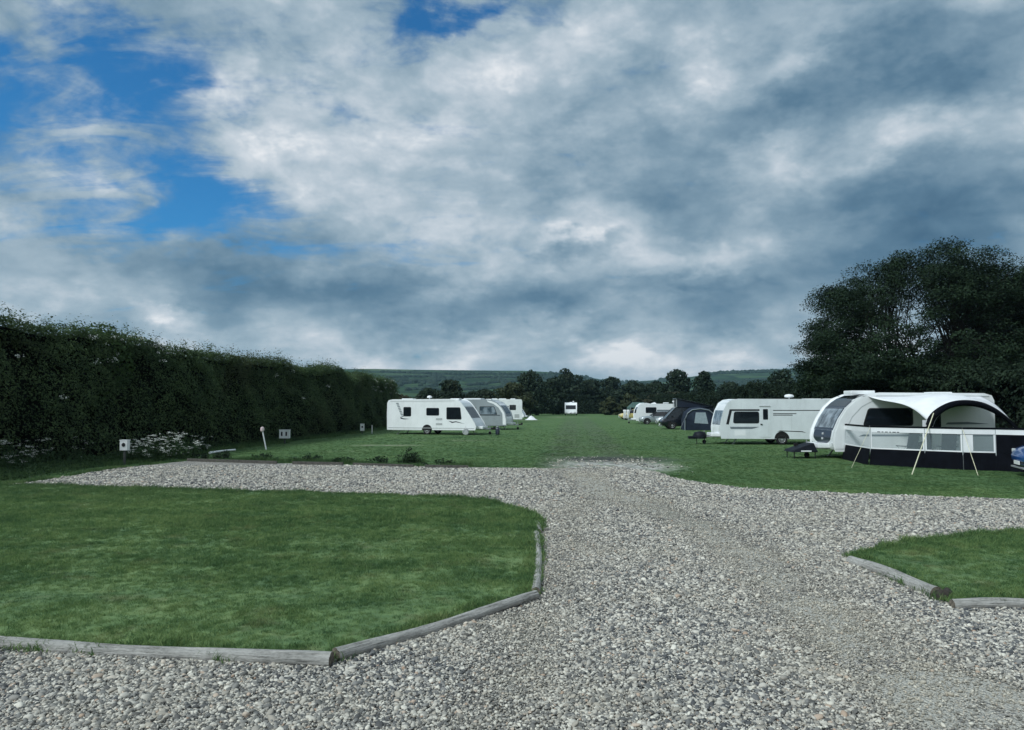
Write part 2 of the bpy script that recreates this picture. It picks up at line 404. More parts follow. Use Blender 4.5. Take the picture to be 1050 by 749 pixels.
def terrain():
    gm = ground_material()
    n = MB(); xs = [-3000, -600, -150, -40, 0, 40, 150, 600, 3000]; ys = [-400, -60, 0, 30, 80, 200, 500, 1200, 2400, 6000]
    for i in range(len(xs)-1):
        for j in range(len(ys)-1):
            n.add([(xs[i], ys[j], 0), (xs[i+1], ys[j], 0), (xs[i+1], ys[j+1], 0), (xs[i], ys[j+1], 0)], [(0,1,2,3)])
    me = n.mesh('ground'); bm = bmesh.new(); bm.from_mesh(me); bmesh.ops.remove_doubles(bm, verts=bm.verts, dist=.01)
    bmesh.ops.recalc_face_normals(bm, faces=bm.faces); bm.to_mesh(me); bm.free()
    if me.polygons[0].normal.z < 0: me.flip_normals()
    tag(put('ground', me, gm), kind='structure')
    # gravel drive
    bm = bmesh.new(); f = bm.faces.new([bm.verts.new((x, y, .004)) for x, y in GRAVEL]); bmesh.ops.triangulate(bm, faces=[f])
    me = bpy.data.meshes.new('gravel_drive'); bm.to_mesh(me); bm.free()
    if me.polygons[0].normal.z < 0: me.flip_normals()
    tag(put('gravel_drive', me, gravel_material()), kind='structure')
    # raised lawns
    lm, p = new_mat('lawn_soil'); P = pos(); c = mix(.12, grass_colour(P), (.03, .035, .02)); lk(c, p.inputs['Base Color']); p.inputs['Roughness'].default_value = .95
    bump(p, noise(P, 30., 4, .7), .6, .03)
    for poly, st, x0, x1, y0, y1 in ((LAWN, .14, -24, 1.2, 5.8, 21), (LAWN2, .12, 3., 22.5, 7., 14)):
        X, Y = np.meshgrid(np.arange(x0, x1, st), np.arange(y0, y1, st)); D = edge_dist(poly, X, Y); I = inside(poly, X, Y)
        D = np.where(I, D, -D)
        Z = .085*np.clip((D+.10)/.25, 0, 1)**.7 + .030*vnoise(X, Y, .8, 2.)*(D > .1) - .01
        idx = np.arange(X.size).reshape(X.shape); keep = (D > -.10)
        q = keep[:-1,:-1] & keep[1:,:-1] & keep[:-1,1:] & keep[1:,1:]
        F = np.stack([idx[:-1,:-1][q], idx[:-1,1:][q], idx[1:,1:][q], idx[1:,:-1][q]], 1)
        used = np.unique(F); remap = np.full(X.size, -1); remap[used] = np.arange(len(used))
        me = fast_mesh('lawn', np.stack([X.ravel(), Y.ravel(), Z.ravel()], 1)[used], remap[F], True)
        tag(put('lawn', me, lm), kind='structure')
    # hills
    px = [-500, 0, 200, 330, 380, 430, 480, 540, 575, 600, 622, 645, 680, 710, 735, 780, 830, 900, 1050, 1500]
    py = [384, 382, 380, 378.5, 378, 379, 379.5, 380, 382, 386, 390, 391.5, 389, 386, 382.5, 381, 379, 379, 378, 380]
    A = np.tan(np.radians(np.linspace(-46, 46, 240))); ppx = 525+A*FPX; top = (415-np.interp(ppx, px, py))/FPX
    near = np.interp(ppx, [-500, 560, 640, 730, 1500], [1500, 1700, 2300, 1900, 1700])
    rows = np.concatenate([np.linspace(0, 1, 40), [1.12, 1.3, 1.7]])
    V = []
    for t in rows:
        d = 420+(near-420)*t
        h = np.where(t <= 1, top*near*(.12*t+.88*np.clip(t, 0, 1)**2.1)+EYE*t, (top*near+EYE)*(1-(t-1)*.6))
        hn = np.array([mnoise.fractal((a*6, t*3, 4.), 1., 2., 4) for a in A])
        h = h + hn*9*np.sin(np.pi*min(t, 1))
        V.append(np.stack([A*d, d, h-1.], 1))
    n = len(A); V = np.concatenate(V); idx = np.arange(len(V)).reshape(-1, n)
    F = np.stack([idx[:-1,:-1].ravel(), idx[:-1,1:].ravel(), idx[1:,1:].ravel(), idx[1:,:-1].ravel()], 1)
    hm, p = new_mat('hill_fields'); P = pos()
    Pw = vadd(P, vadd(noise(P, .004, 3, .5, color=True), None, 'SCALE', 60.))
    Q = mapping(Pw, rot=(0, 0, .35), scale=(1., 1.9, 0.))
    cell = voronoi(Q, .0062, 'Color', rnd=.85); sc = S.nt.nodes.new('ShaderNodeSeparateXYZ'); lk(cell, sc.inputs[0])
    c = ramp(S(sc.outputs[0]), [(0., (.016,.036,.020)), (.3, (.034,.066,.030)), (.55, (.060,.100,.044)), (.8, (.024,.050,.025)), (1., (.105,.145,.075))])
    c = mix(noise(P, .02, 5, .6)*.25, c, (.04, .075, .035))
    e = voronoi(Q, .0062, 'Distance', 'DISTANCE_TO_EDGE', .85)
    c = mix((1.-(e+(noise(P, .03, 3)-.5)*.06).step(.03, .095))*.9, c, (.018, .032, .020))
    c = mix(noise(mapping(P, (77, 31, 0)), .0035, 5, .6).step(.56, .62)*.85, c, (.020, .036, .022))
    lk(c, p.inputs['Base Color']); p.inputs['Roughness'].default_value = 1.; p.inputs['Specular IOR Level'].default_value = 0.
    tag(put('hills', fast_mesh('hills', V, F, True), hm), kind='structure')
    # woods along the crest on the right and copses on the slopes
    P3 = []; S3 = []
    rr = np.random.default_rng(5)
    def ground_h(a, t):
        i = np.interp(a, A, np.arange(n)); k = int(round(i)); j = int(np.clip(np.searchsorted(rows, t)-1, 0, len(rows)-2)); f = (t-rows[j])/(rows[j+1]-rows[j]); return V[j*n+k]*(1-f)+V[(j+1)*n+k]*f
    for (p0, p1, t0, t1, N) in ((728, 850, .97, 1., 420), (735, 850, .55, .75, 260), (385, 455, .62, .74, 130), (470, 600, .35, .5, 260), (600, 700, .8, 1., 320), (850, 1080, .9, 1., 260), (600, 850, .25, .4, 300), (540, 620, .8, .97, 160)):
        for k in range(N):
            a = (rr.uniform(p0, p1)-525)/FPX; t = rr.uniform(t0, t1)
            if mnoise.noise((a*40, t*12, 1.7)) < -.05 and N < 400: continue
            q = ground_h(a, t); P3.append((q[0]+rr.normal(0, 6), q[1]+rr.normal(0, 8), q[2]+1)); S3.append(rr.uniform(3.5, 7))
    for p0, t0, p1, t1 in ((395, .93, 470, .90), (470, .90, 560, .93), (400, .80, 455, .86), (455, .78, 545, .84), (390, .66, 470, .74), (480, .66, 560, .74), (420, .56, 520, .60), (440, .70, 452, .84), (520, .62, 508, .80), (548, .72, 566, .92), (735, .78, 830, .82), (740, .62, 800, .68), (775, .66, 765, .82), (810, .70, 822, .9), (600, .85, 690, .93)):
        m_ = int(abs(p1-p0)*1.6+abs(t1-t0)*160)
        for k in range(m_):
            s = k/m_; q = ground_h((p0+(p1-p0)*s+2.*math.sin(s*7+p0)-525)/FPX, t0+(t1-t0)*s); P3.append((q[0]+rr.normal(0, 2), q[1]+rr.normal(0, 3), q[2]+.5)); S3.append(rr.uniform(3.2, 5.6))
    bm = bmesh.new(); bmesh.ops.create_icosphere(bm, subdivisions=2, radius=1.); tv = np.array([v.co[:] for v in bm.verts]); tf = np.array([[v.index for v in f.verts] for f in bm.faces]); bm.free()
    VV = []; FF = []
    for k, (q, s_) in enumerate(zip(P3, S3)):
        w = tv*(1+rr.normal(0, .16, (len(tv), 1)))*np.array([s_, s_, s_*.8])
        VV.append(w+np.array(q)); FF.append(tf+k*len(tv))
    wm = leaf_mat('far_wood', (.010,.020,.012), (.020,.036,.018), trans=.0, patch=.02)
    tag(put('far_woodland', fast_mesh('far_woodland', np.concatenate(VV), np.concatenate(FF)), wm), 'dark woods along the crest and slopes of the distant hills', 'woodland', kind='stuff')

# ------------------------------------------------------------------ scatter of stones and grass (stuff)
def scatter(name, pts, rot, scl, idx, protos, label, cat):
    c = bpy.data.collections.new(name+'_kinds')
    for o in protos: c.objects.link(o)
    me = bpy.data.meshes.new(name); me.vertices.add(len(pts)); me.vertices.foreach_set('co', np.asarray(pts, np.float32).ravel())
    for nm, ty, dat in (('rt', 'FLOAT_VECTOR', rot), ('sc', 'FLOAT_VECTOR', scl), ('ix', 'INT', idx)):
        at_ = me.attributes.new(nm, ty, 'POINT')
        at_.data.foreach_set('vector' if ty == 'FLOAT_VECTOR' else 'value', np.asarray(dat, np.int32 if ty == 'INT' else np.float32).ravel())
    o = bpy.data.objects.new(name, me); COL.objects.link(o); tag(o, label, cat, kind='stuff')
    ng = bpy.data.node_groups.new(name, 'GeometryNodeTree')
    ng.interface.new_socket('Geometry', in_out='INPUT', socket_type='NodeSocketGeometry'); ng.interface.new_socket('Geometry', in_out='OUTPUT', socket_type='NodeSocketGeometry')
    N, L = ng.nodes, ng.links
    gi, go = N.new('NodeGroupInput'), N.new('NodeGroupOutput'); ip = N.new('GeometryNodeInstanceOnPoints')
    ci = N.new('GeometryNodeCollectionInfo'); ci.inputs[0].default_value = c; ci.inputs[1].default_value = True; ci.inputs[2].default_value = True
    L.new(gi.outputs[0], ip.inputs['Points']); L.new(ci.outputs[0], ip.inputs['Instance']); ip.inputs['Pick Instance'].default_value = True
    def attr(nm, ty):
        a = N.new('GeometryNodeInputNamedAttribute'); a.data_type = ty; a.inputs[0].default_value = nm; return a.outputs[0]
    L.new(attr('ix', 'INT'), ip.inputs['Instance Index'])
    er = N.new('FunctionNodeEulerToRotation'); L.new(attr('rt', 'FLOAT_VECTOR'), er.inputs[0]); L.new(er.outputs[0], ip.inputs['Rotation'])
    L.new(attr('sc', 'FLOAT_VECTOR'), ip.inputs['Scale']); L.new(ip.outputs[0], go.inputs[0])
    md = o.modifiers.new('scatter', 'NODES'); md.node_group = ng
    return o
def proto(name, me, m):
    o = bpy.data.objects.new(name, me); me.materials.append(m); return o

def gauss_spots(X, Y, spots):
    w = np.zeros(X.shape)
    for px, py, rx, ry, rot in spots:
        c = at(px, py); a = R(rot); dx, dy = X-c.x, Y-c.y
        u = (dx*math.cos(a)+dy*math.sin(a))/rx; v = (-dx*math.sin(a)+dy*math.cos(a))/ry
        w += np.clip(1-np.hypot(u, v), 0, 1)
    return np.clip(w*1.6, 0, 1)
def worn_at(X, Y):
    sm = lambda v, a, b: (lambda t: t*t*(3-2*t))(np.clip((v-a)/(b-a), 0, 1))
    wob = (quick_noise(X, Y, .6, 51)-.5)*.7
    t1 = 1-sm(np.abs(X-(3.35-sm(Y, 11., 25.)*1.5)+wob), .05, .95); t2 = 1-sm(np.abs(X-(Y*.155-.95)+wob*.8), .0, .75)
    return np.clip(t1*.85+t2*.5+gauss_spots(X, Y, ((1010, 735, 1.1, .9, 30),))*.8, 0, 1)
def quick_noise(X, Y, sc, seed):                                # cheap smooth value noise on arrays
    r = np.random.default_rng(seed).random((64, 64)); x, y = X*sc+500, Y*sc+500
    i, j = np.floor(x).astype(int), np.floor(y).astype(int); fx, fy = x-i, y-j; fx = fx*fx*(3-2*fx); fy = fy*fy*(3-2*fy)
    g = lambda a, b: r[a % 64, b % 64]
    return (g(i,j)*(1-fx)+g(i+1,j)*fx)*(1-fy)+(g(i,j+1)*(1-fx)+g(i+1,j+1)*fx)*fy
def stones():
    sm = stone_material(); P = []
    rr = np.random.default_rng(3)
    for k in range(7):
        bm = bmesh.new(); bmesh.ops.create_icosphere(bm, subdivisions=2, radius=1.)
        for v in bm.verts:
            d = 1+.34*mnoise.noise(v.co*1.1+Vector((k*7.3, 0, 0)))+.12*mnoise.noise(v.co*2.7+Vector((0, k*3.1, 0)))
            v.co = v.co*d
        me = bpy.data.meshes.new('pebble'); bm.to_mesh(me); bm.free(); me.polygons.foreach_set('use_smooth', np.ones(len(me.polygons), bool))
        P.append(proto('pebble', me, sm))
    bands = ((3.2, 8, 5300, 1.), (8, 12, 3700, 1.06), (12, 17, 2300, 1.2), (17, 27, 1150, 1.5))
    pts = []; scl = []
    for y0, y1, dens, s in bands:
        half = .72*y1+3.6; N = int(dens*(y1-y0)*2*half)
        X = rr.uniform(-half, half, N); Y = rr.uniform(y0, y1, N)
        out = np.abs(X) > .72*Y+.5; k = (np.abs(X) < .72*Y+3.6) & (~out | (rr.random(N) < .55)) & inside(GRAVEL, X, Y) & ~(inside(LAWN, X, Y) & (edge_dist(LAWN, X, Y) > .03)) & ~(inside(LAWN2, X, Y) & (edge_dist(LAWN2, X, Y) > .03))
        w = worn_at(X, Y); nz = quick_noise(X, Y, 3.1, 1)*.6+quick_noise(X, Y, 9., 2)*.4
        k &= rr.random(N) > np.clip((w*.9+nz*.9-.62)*1.1, 0, .66)
        X, Y, out = X[k], Y[k], out[k]; N = len(X); s = np.where(out, s*1.3, s)
        r_ = rr.lognormal(math.log(.0087), .40, N).clip(.005, .032)*s*(1+.10*np.clip((-X-.5)/2, 0, 1))*(1-.35*worn_at(X, Y))
        pts.append(np.stack([X, Y, .004+r_*.30+rr.uniform(0, .010, N)], 1))
        scl.append(np.stack([r_*rr.uniform(.95, 1.45, N), r_*rr.uniform(.75, 1.05, N), r_*rr.uniform(.5, .8, N)], 1))
    # broken hardcore where the drive runs out into the field
    n = 2600; c = at(630, 476); X = c.x+rr.normal(0, 1.35, n); Y = c.y+rr.normal(0, 1.7, n); k = (quick_noise(X, Y, 1.4, 61) > .50) & (np.abs(X-c.x) < 2.4); X, Y = X[k], Y[k]
    r_ = rr.lognormal(math.log(.015), .5, len(X)).clip(.006, .05); pts.append(np.stack([X, Y, r_*.15], 1)); scl.append(np.stack([r_*rr.uniform(.9, 1.7, len(X)), r_, r_*rr.uniform(.3, .7, len(X))], 1))
    pts = np.concatenate(pts); scl = np.concatenate(scl); N = len(pts)
    rot = np.stack([rr.normal(0, .35, N), rr.normal(0, .35, N), rr.uniform(0, 6.28, N)], 1)
    scatter('gravel_stones', pts, rot, scl, rr.integers(0, 7, N), P, 'loose grey and cream pebbles covering the drive', 'gravel')
    print('stones', N)
def tuft_mesh(k, n, rad, h0, h1, wid, lean):
    rr = np.random.default_rng(100+k); V = []; F3 = []
    for b in range(n):
        a = rr.uniform(0, 6.28); r_ = rad*math.sqrt(rr.random()); x, y = r_*math.cos(a), r_*math.sin(a)
        h = rr.uniform(h0, h1); d = rr.uniform(0, 6.28); l = lean*h*rr.uniform(.3, 1.2); w = wid*rr.uniform(.7, 1.2)
        t = rr.uniform(0, 6.28); wx, wy = math.cos(t)*w/2, math.sin(t)*w/2; dx, dy = math.cos(d)*l, math.sin(d)*l
        i = len(V)
        V += [(x-wx, y-wy, 0), (x+wx, y+wy, 0), (x+dx*.35-wx*.8, y+dy*.35-wy*.8, h*.6), (x+dx*.35+wx*.8, y+dy*.35+wy*.8, h*.6), (x+dx, y+dy, h)]
        F3 += [(i, i+1, i+3), (i, i+3, i+2), (i+2, i+3, i+4)]
    return fast_mesh('tuft', V, F3)
def grass():
    bmat = blade_material(); rr = np.random.default_rng(8)
    P = [proto('tuft', tuft_mesh(k, 22, .055, .022, .062, .0042, .75), bmat) for k in range(6)]
    pts = []; scl = []; 
    # the two lawns
    for poly, x0, x1, y0, y1, dens in ((LAWN, -17.5, 1., 6., 20.5, 560), (LAWN2, 3.8, 13.5, 7.4, 13.5, 560)):
        N = int(dens*(x1-x0)*(y1-y0)); X = rr.uniform(x0, x1, N); Y = rr.uniform(y0, y1, N)
        D = edge_dist(poly, X, Y); I = inside(poly, X, Y)
        k = (np.abs(X) < .72*Y+3.6) & (I | (D < .05*rr.random(N))) & (rr.random(N) < np.clip(9./Y, .35, 1.))
        X, Y, D, I = X[k], Y[k], D[k], I[k]; D = np.where(I, D, -D)
        nz = quick_noise(X, Y, 1.3, 4)*.6+quick_noise(X, Y, 4., 5)*.4
        s = rr.uniform(.55, 1.05, len(X))*(.65+nz*.75)*np.clip(Y/9., 1., 1.5)*np.where(D < .13, 1.8, 1.)
        pts.append(np.stack([X, Y, .085*np.clip((D+.10)/.25, 0, 1)**.7+.030*vnoise(X, Y, .8, 2.)*(D > .1)-.018], 1)); scl.append(np.stack([s, s, s*rr.uniform(.5, .95, len(X))], 1))
    # the field, thinner with distance
    N = 190000; Y = 1/rr.uniform(1/190., 1/17., N); X = rr.uniform(-1., 1., N)*(.72*Y+3.5)
    G = inside(GRAVEL, X, Y); D = edge_dist(GRAVEL, X, Y)
    k = (~G | (D < .06*rr.random(N))) & (X > np.interp(Y, [9,20,28,38,50,62,80], [-20.5,-18.8,-17.2,-15.1,-13.5,-12.5,-12.1])-.3) & ~inside(LAWN, X, Y)
    w = gauss_spots(X, Y, ((604, 476, 2.1, 3.2, 0), (652, 477, 2.3, 3.2, 0), (628, 481, 3.0, 2.6, 0), (648, 471, 3.4, 3.0, 0), (604, 471, 2., 2.2, 0), (395, 457, 2.8, 1.4, 0)))
    k &= rr.random(N) > w*1.0
    X, Y, D = X[k], Y[k], D[k]
    nz = quick_noise(X, Y, .8, 14)*.5+quick_noise(X, Y, 2.6, 15)*.5
    s = rr.uniform(.6, 1.1, len(X))*(.65+nz*.5)*np.minimum((Y/20.)**.5, 1.7)
    rough = (D < .35) & (quick_noise(X, Y, 1.1, 21) > .40) & (X < 1.)
    s = np.where(rough, s*rr.uniform(1.5, 2.8, len(X)), s)
    verge = X < np.interp(Y, [9,20,28,38,50,62,80], [-20.5,-18.8,-17.2,-15.1,-13.5,-12.5,-12.1])+np.interp(Y, [20,30,45], [4.2,2.4,1.1])*(.6+.8*quick_noise(X, Y, .7, 33)); s = np.where(verge, s*rr.uniform(1.6, 4., len(X)), s)
    pts.append(np.stack([X, Y, np.zeros(len(X))-.004], 1)); scl.append(np.stack([s*1.15, s*1.15, s*rr.uniform(.6, 1.1, len(X))*np.where(verge | rough, 1., .72*np.clip(1.25-Y/110., .15, 1))], 1))
    # rank grass left by the mower along the gravel arm
    n = 1500; t = rr.random(n); e = np.array(g2((196, 472.5), (260, 474.5), (330, 475.6), (400, 478), (484, 479.6))); k = np.linspace(0, 1, 5)
    X = np.interp(t, k, e[:, 0])+rr.normal(0, .12, n); Y = np.interp(t, k, e[:, 1])+.22+np.abs(rr.normal(0, .22, n)); keep = quick_noise(X, Y*0, 1.0, 41) > .34; X, Y = X[keep], Y[keep]
    s = rr.uniform(1.2, 3.4, len(X))*(.4+1.1*quick_noise(X, Y*0, .8, 42)); pts.append(np.stack([X, Y, X*0], 1)); scl.append(np.stack([s*.8, s*.8, s*1.05], 1))
    c = at(420, 475); n = 130; X = c.x+rr.normal(0, .34, n); Y = c.y+.4+rr.normal(0, .22, n); s = rr.uniform(2.4, 5.2, n)*np.exp(-((X-c.x)/.6)**2); pts.append(np.stack([X, Y, X*0], 1)); scl.append(np.stack([s*.75, s*.75, s], 1))
    pts = np.concatenate(pts); scl = np.concatenate(scl); N = len(pts)
    rot = np.stack([rr.normal(0, .12, N), rr.normal(0, .12, N), rr.uniform(0, 6.28, N)], 1)
    scatter('grass', pts, rot, scl, rr.integers(0, 6, N), P, 'short mown green grass of the lawns and the field', 'grass')
    print('tufts', N)

# ------------------------------------------------------------------ leaves, hedges, trees, plants
def leaf_cards(name, C, Nrm, size, rr, flat=.55, asp=.62):
    """one four-cornered leaf per centre, turned loosely to its normal"""
    C = np.asarray(C, float); n = len(C); Nrm = np.asarray(Nrm, float)+rr.normal(0, flat, (n, 3)); Nrm /= np.linalg.norm(Nrm, axis=1)[:, None]+1e-9
    A = rr.normal(0, 1, (n, 3)); A -= (A*Nrm).sum(1)[:, None]*Nrm; A /= np.linalg.norm(A, axis=1)[:, None]+1e-9
    B = np.cross(Nrm, A); s = (np.asarray(size)*rr.uniform(.65, 1.35, n))[:, None]
    tip = C+A*s*.6-Nrm*s*.12; base = C-A*s*.5-Nrm*s*.06
    V = np.stack([base, C+B*s*asp*.5+A*s*.05+Nrm*s*.05, tip, C-B*s*asp*.5+A*s*.05+Nrm*s*.05], 1).reshape(-1, 3)
    return fast_mesh(name, V, np.arange(4*n).reshape(-1, 4))
VEG = {}
def veg_mats():
    VEG['hedge'] = leaf_mat('hedge_leaf', (.014,.033,.016), (.125,.185,.078), (.070,.080,.040), .3, .9)
    VEG['elder'] = leaf_mat('elder_leaf', (.030,.060,.022), (.075,.125,.045), None, .25, 1.2)
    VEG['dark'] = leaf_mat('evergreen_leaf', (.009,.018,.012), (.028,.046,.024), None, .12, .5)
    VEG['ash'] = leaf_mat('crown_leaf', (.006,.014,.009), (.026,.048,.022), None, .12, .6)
    VEG['olive'] = leaf_mat('olive_leaf', (.026,.036,.018), (.060,.072,.034), None, .2, .5)
    VEG['brown'] = leaf_mat('bramble_leaf', (.024,.026,.016), (.052,.053,.030), None, .15, .5)
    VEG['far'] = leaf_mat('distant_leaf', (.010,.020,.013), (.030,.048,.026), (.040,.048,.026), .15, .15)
    VEG['core'] = mat('core_shade', (.0045,.0055,.0045), 1., var=.4, vscale=3); VEG['core'].node_tree.nodes['Principled BSDF'].inputs['Specular IOR Level'].default_value = 0  # shade inside the hedge, put into the core's colour
    VEG['bark'] = mat('bark', (.010,.009,.008), 1., var=.35, vscale=9, bmp=.6, bscale=14)
    VEG['white'] = mat('blossom_white', (.60,.62,.56), .8, var=.15)
    VEG['stem'] = leaf_mat('plant_stem', (.020,.045,.020), (.055,.095,.038), None, .15, 1.)

def hedge(name, path, height, depth, seed, leafm, dens, size, label, cat='hedge', blossom=None, group=None, lump=.35, shoots=1., under=0., sprays=0.):
    """a clipped row of shrubs: path on the ground (front face), height(s), depth behind it (left of the direction of travel is the front)"""
    rr = np.random.default_rng(seed); path = [np.array(p, float) for p in path]
    seg = [np.linalg.norm(b-a) for a, b in zip(path, path[1:])]; cum = np.concatenate([[0], np.cumsum(seg)]); L = cum[-1]
    def along(s):
        s = np.asarray(s); X = np.interp(s, cum, [p[0] for p in path]); Y = np.interp(s, cum, [p[1] for p in path])
        e = .5; dx = np.interp(np.clip(s+e, 0, L), cum, [p[0] for p in path])-np.interp(np.clip(s-e, 0, L), cum, [p[0] for p in path])
        dy = np.interp(np.clip(s+e, 0, L), cum, [p[1] for p in path])-np.interp(np.clip(s-e, 0, L), cum, [p[1] for p in path])
        l = np.hypot(dx, dy)+1e-9; return X, Y, dy/l, -dx/l           # place and outward (front) normal on the right of travel
    def surf(s, w, inset):
        """w runs up the front (0..1), over the top (1..2) and down the back (2..3)"""
        X, Y, nx, ny = along(s); H = height(s)+lump*1.3*(quick_noise(s, s*0, .33, seed)-.5)+lump*.9*(quick_noise(s, s*0, 1.1, seed+1)-.5)-inset
        q = np.clip(w, 0, 1); z = np.where(w <= 1, q*H, np.where(w <= 2, H, (3-w)*H))
        off = np.where(w <= 1, -.22*q**3, np.where(w <= 2, -.22-(w-1)*(depth-.44), -(depth-.22)-.22*(w-2)))
        rnd_ = np.where(w <= 1, np.clip((w-.8)/.2, 0, 1)**2*.28, np.where(w >= 2, np.clip((2.2-w)/.2, 0, 1)**2*.28, .28*(1-np.sin(np.pi*(np.clip(w, 1, 2)-1))**.5)))
        z = z-rnd_
        b = lump*(quick_noise(s+w*3, z, .55, seed+2)-.5)*1.5+lump*(quick_noise(s+w*5, z, 1.7, seed+3)-.5)*.9
        b = np.where(w <= 1, b+under*(.5-q), b)
        side = np.where(w < 1.5, 1., -1.); b = np.where((w > 1) & (w < 2), 0, b); i_ = inset*np.where((w > 1) & (w < 2), 0, 1)
        X = X+nx*(off+side*(b-i_)); Y = Y+ny*(off+side*(b-i_))
        up = (w > .95) & (w < 2.05); N = np.stack([np.where(up, 0, nx*side), np.where(up, 0, ny*side), np.where(up, 1., .25)], -1)
        return np.stack([X, Y, z], -1), N
    hm = float(np.mean(height(np.linspace(0, L, 20))))
    n1, n2, n3 = int(dens*L*hm*1.25), int(dens*L*depth*1.1), int(dens*L*hm*.3)
    W = np.concatenate([rr.uniform(0, 1, n1)**.85, rr.uniform(.80, 1.06, n1//4), rr.uniform(1, 2, n2), rr.uniform(2, 3, n3)]); Sx = rr.uniform(0, L, len(W))
    C, N = surf(Sx, W, 0.); C -= N*(np.abs(rr.normal(0, .17, len(W)))-.06)[:, None]*(1+lump)
    # ends
    ne = int(dens*hm*depth)
    for e in (0., L):
        X, Y, nx, ny = along(np.full(ne, e)); t = rr.uniform(0, depth, ne); z = rr.uniform(0, 1, ne)*(height(np.full(ne, e))-.1); sg = -1. if e == 0 else 1.
        tx, ty = -ny, nx; jit = rr.normal(0, .18, ne)
        C = np.concatenate([C, np.stack([X-nx*t+tx*jit, Y-ny*t+ty*jit, z], -1)]); N = np.concatenate([N, np.stack([tx*sg, ty*sg, t*0+.2], -1)])
    # shoots standing out of the top
    K = int(L*9*shoots); sh = rr.uniform(0, L, K); cw = rr.uniform(.9, 1.9, K); B0, _ = surf(sh, cw, 0.)
    hl = np.abs(rr.normal(.16, .18, K)).clip(.04, .75)*(.45+1.1*quick_noise(sh, sh*0, .5, seed+9))
    ln = rr.normal(0, .22, (K, 2)); m = 6
    T = np.tile(np.linspace(.1, 1, m), (K, 1)); Q = B0[:, None, :]+np.stack([T*hl[:, None]*ln[:, :1], T*hl[:, None]*ln[:, 1:], T*hl[:, None]], -1)+rr.normal(0, .03, (K, m, 3))
    C = np.concatenate([C, Q.reshape(-1, 3)]); N = np.concatenate([N, np.tile([0, 0, 1.], (K*m, 1))+rr.normal(0, 1, (K*m, 3))])
    # sprays of new growth standing off the face
    m2 = int(L*sprays*hm*.5)
    if m2:
        sc, wc = rr.uniform(0, L, m2), rr.uniform(.12, 1.5, m2); B1, N1 = surf(sc, wc, -.10); B1 = B1+N1*np.abs(rr.normal(0, .10, (m2, 1))); q = 16
        Q2 = B1[:, None, :]+rr.normal(0, 1, (m2, q, 3))*rr.uniform(.09, .24, (m2, 1, 1)); C = np.concatenate([Q2.reshape(-1, 3), C]); N = np.concatenate([np.repeat(N1*.6+np.array([0, 0, .7]), q, 0), N])
    C[:, 2] = np.maximum(C[:, 2], .02)
    sz = np.full(len(C), size); sz[-K*m:] *= .8
    o = put(name, leaf_cards(name, C, N, sz, rr), leafm)
    # solid inner core: stops the light, near-black as the shade between leaves
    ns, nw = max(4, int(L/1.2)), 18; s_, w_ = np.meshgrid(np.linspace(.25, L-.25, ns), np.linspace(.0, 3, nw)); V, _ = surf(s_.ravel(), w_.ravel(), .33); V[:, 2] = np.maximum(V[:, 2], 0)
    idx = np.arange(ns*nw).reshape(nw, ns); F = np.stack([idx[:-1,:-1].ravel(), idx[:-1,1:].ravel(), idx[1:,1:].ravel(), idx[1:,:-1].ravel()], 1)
    put('inner_shade', fast_mesh('inner_shade', V, F, True), VEG['core'], o)
    if blossom:
        BC = []; BN = []
        for s0, s1, k, wlo, whi in blossom:
            cs = rr.uniform(s0, s1, k); cw = rr.uniform(wlo, whi, k); c, n = surf(cs, cw, -.07)
            for a, b in zip(c, n):
                mm = rr.integers(10, 26); r_ = rr.uniform(.05, .11); BC.append(a+rr.normal(0, r_, (mm, 3))*np.array([1, 1, .5])); BN.append(np.tile(b+np.array([0, -.4, .6]), (mm, 1)))
        put('blossom', leaf_cards('blossom', np.concatenate(BC), np.concatenate(BN), .05, rr, .3, .9), VEG['white'], o)
    return tag(o, label, cat, group)

def trunk_tubes(mb, base, top, r0, r1, bend, rr, n=7):
    base, top = Vector(base), Vector(top); side = Vector((rr.normal(0, 1), rr.normal(0, 1), 0))*bend
    pts = [base.lerp(top, t)+side*math.sin(math.pi*t)+Vector((rr.normal(0, bend*.15), rr.normal(0, bend*.15), 0))*(0 < t < 1) for t in np.linspace(0, 1, 6)]
    mb.tube(pts, [r0+(r1-r0)*t for t in np.linspace(0, 1, 6)], n); return pts

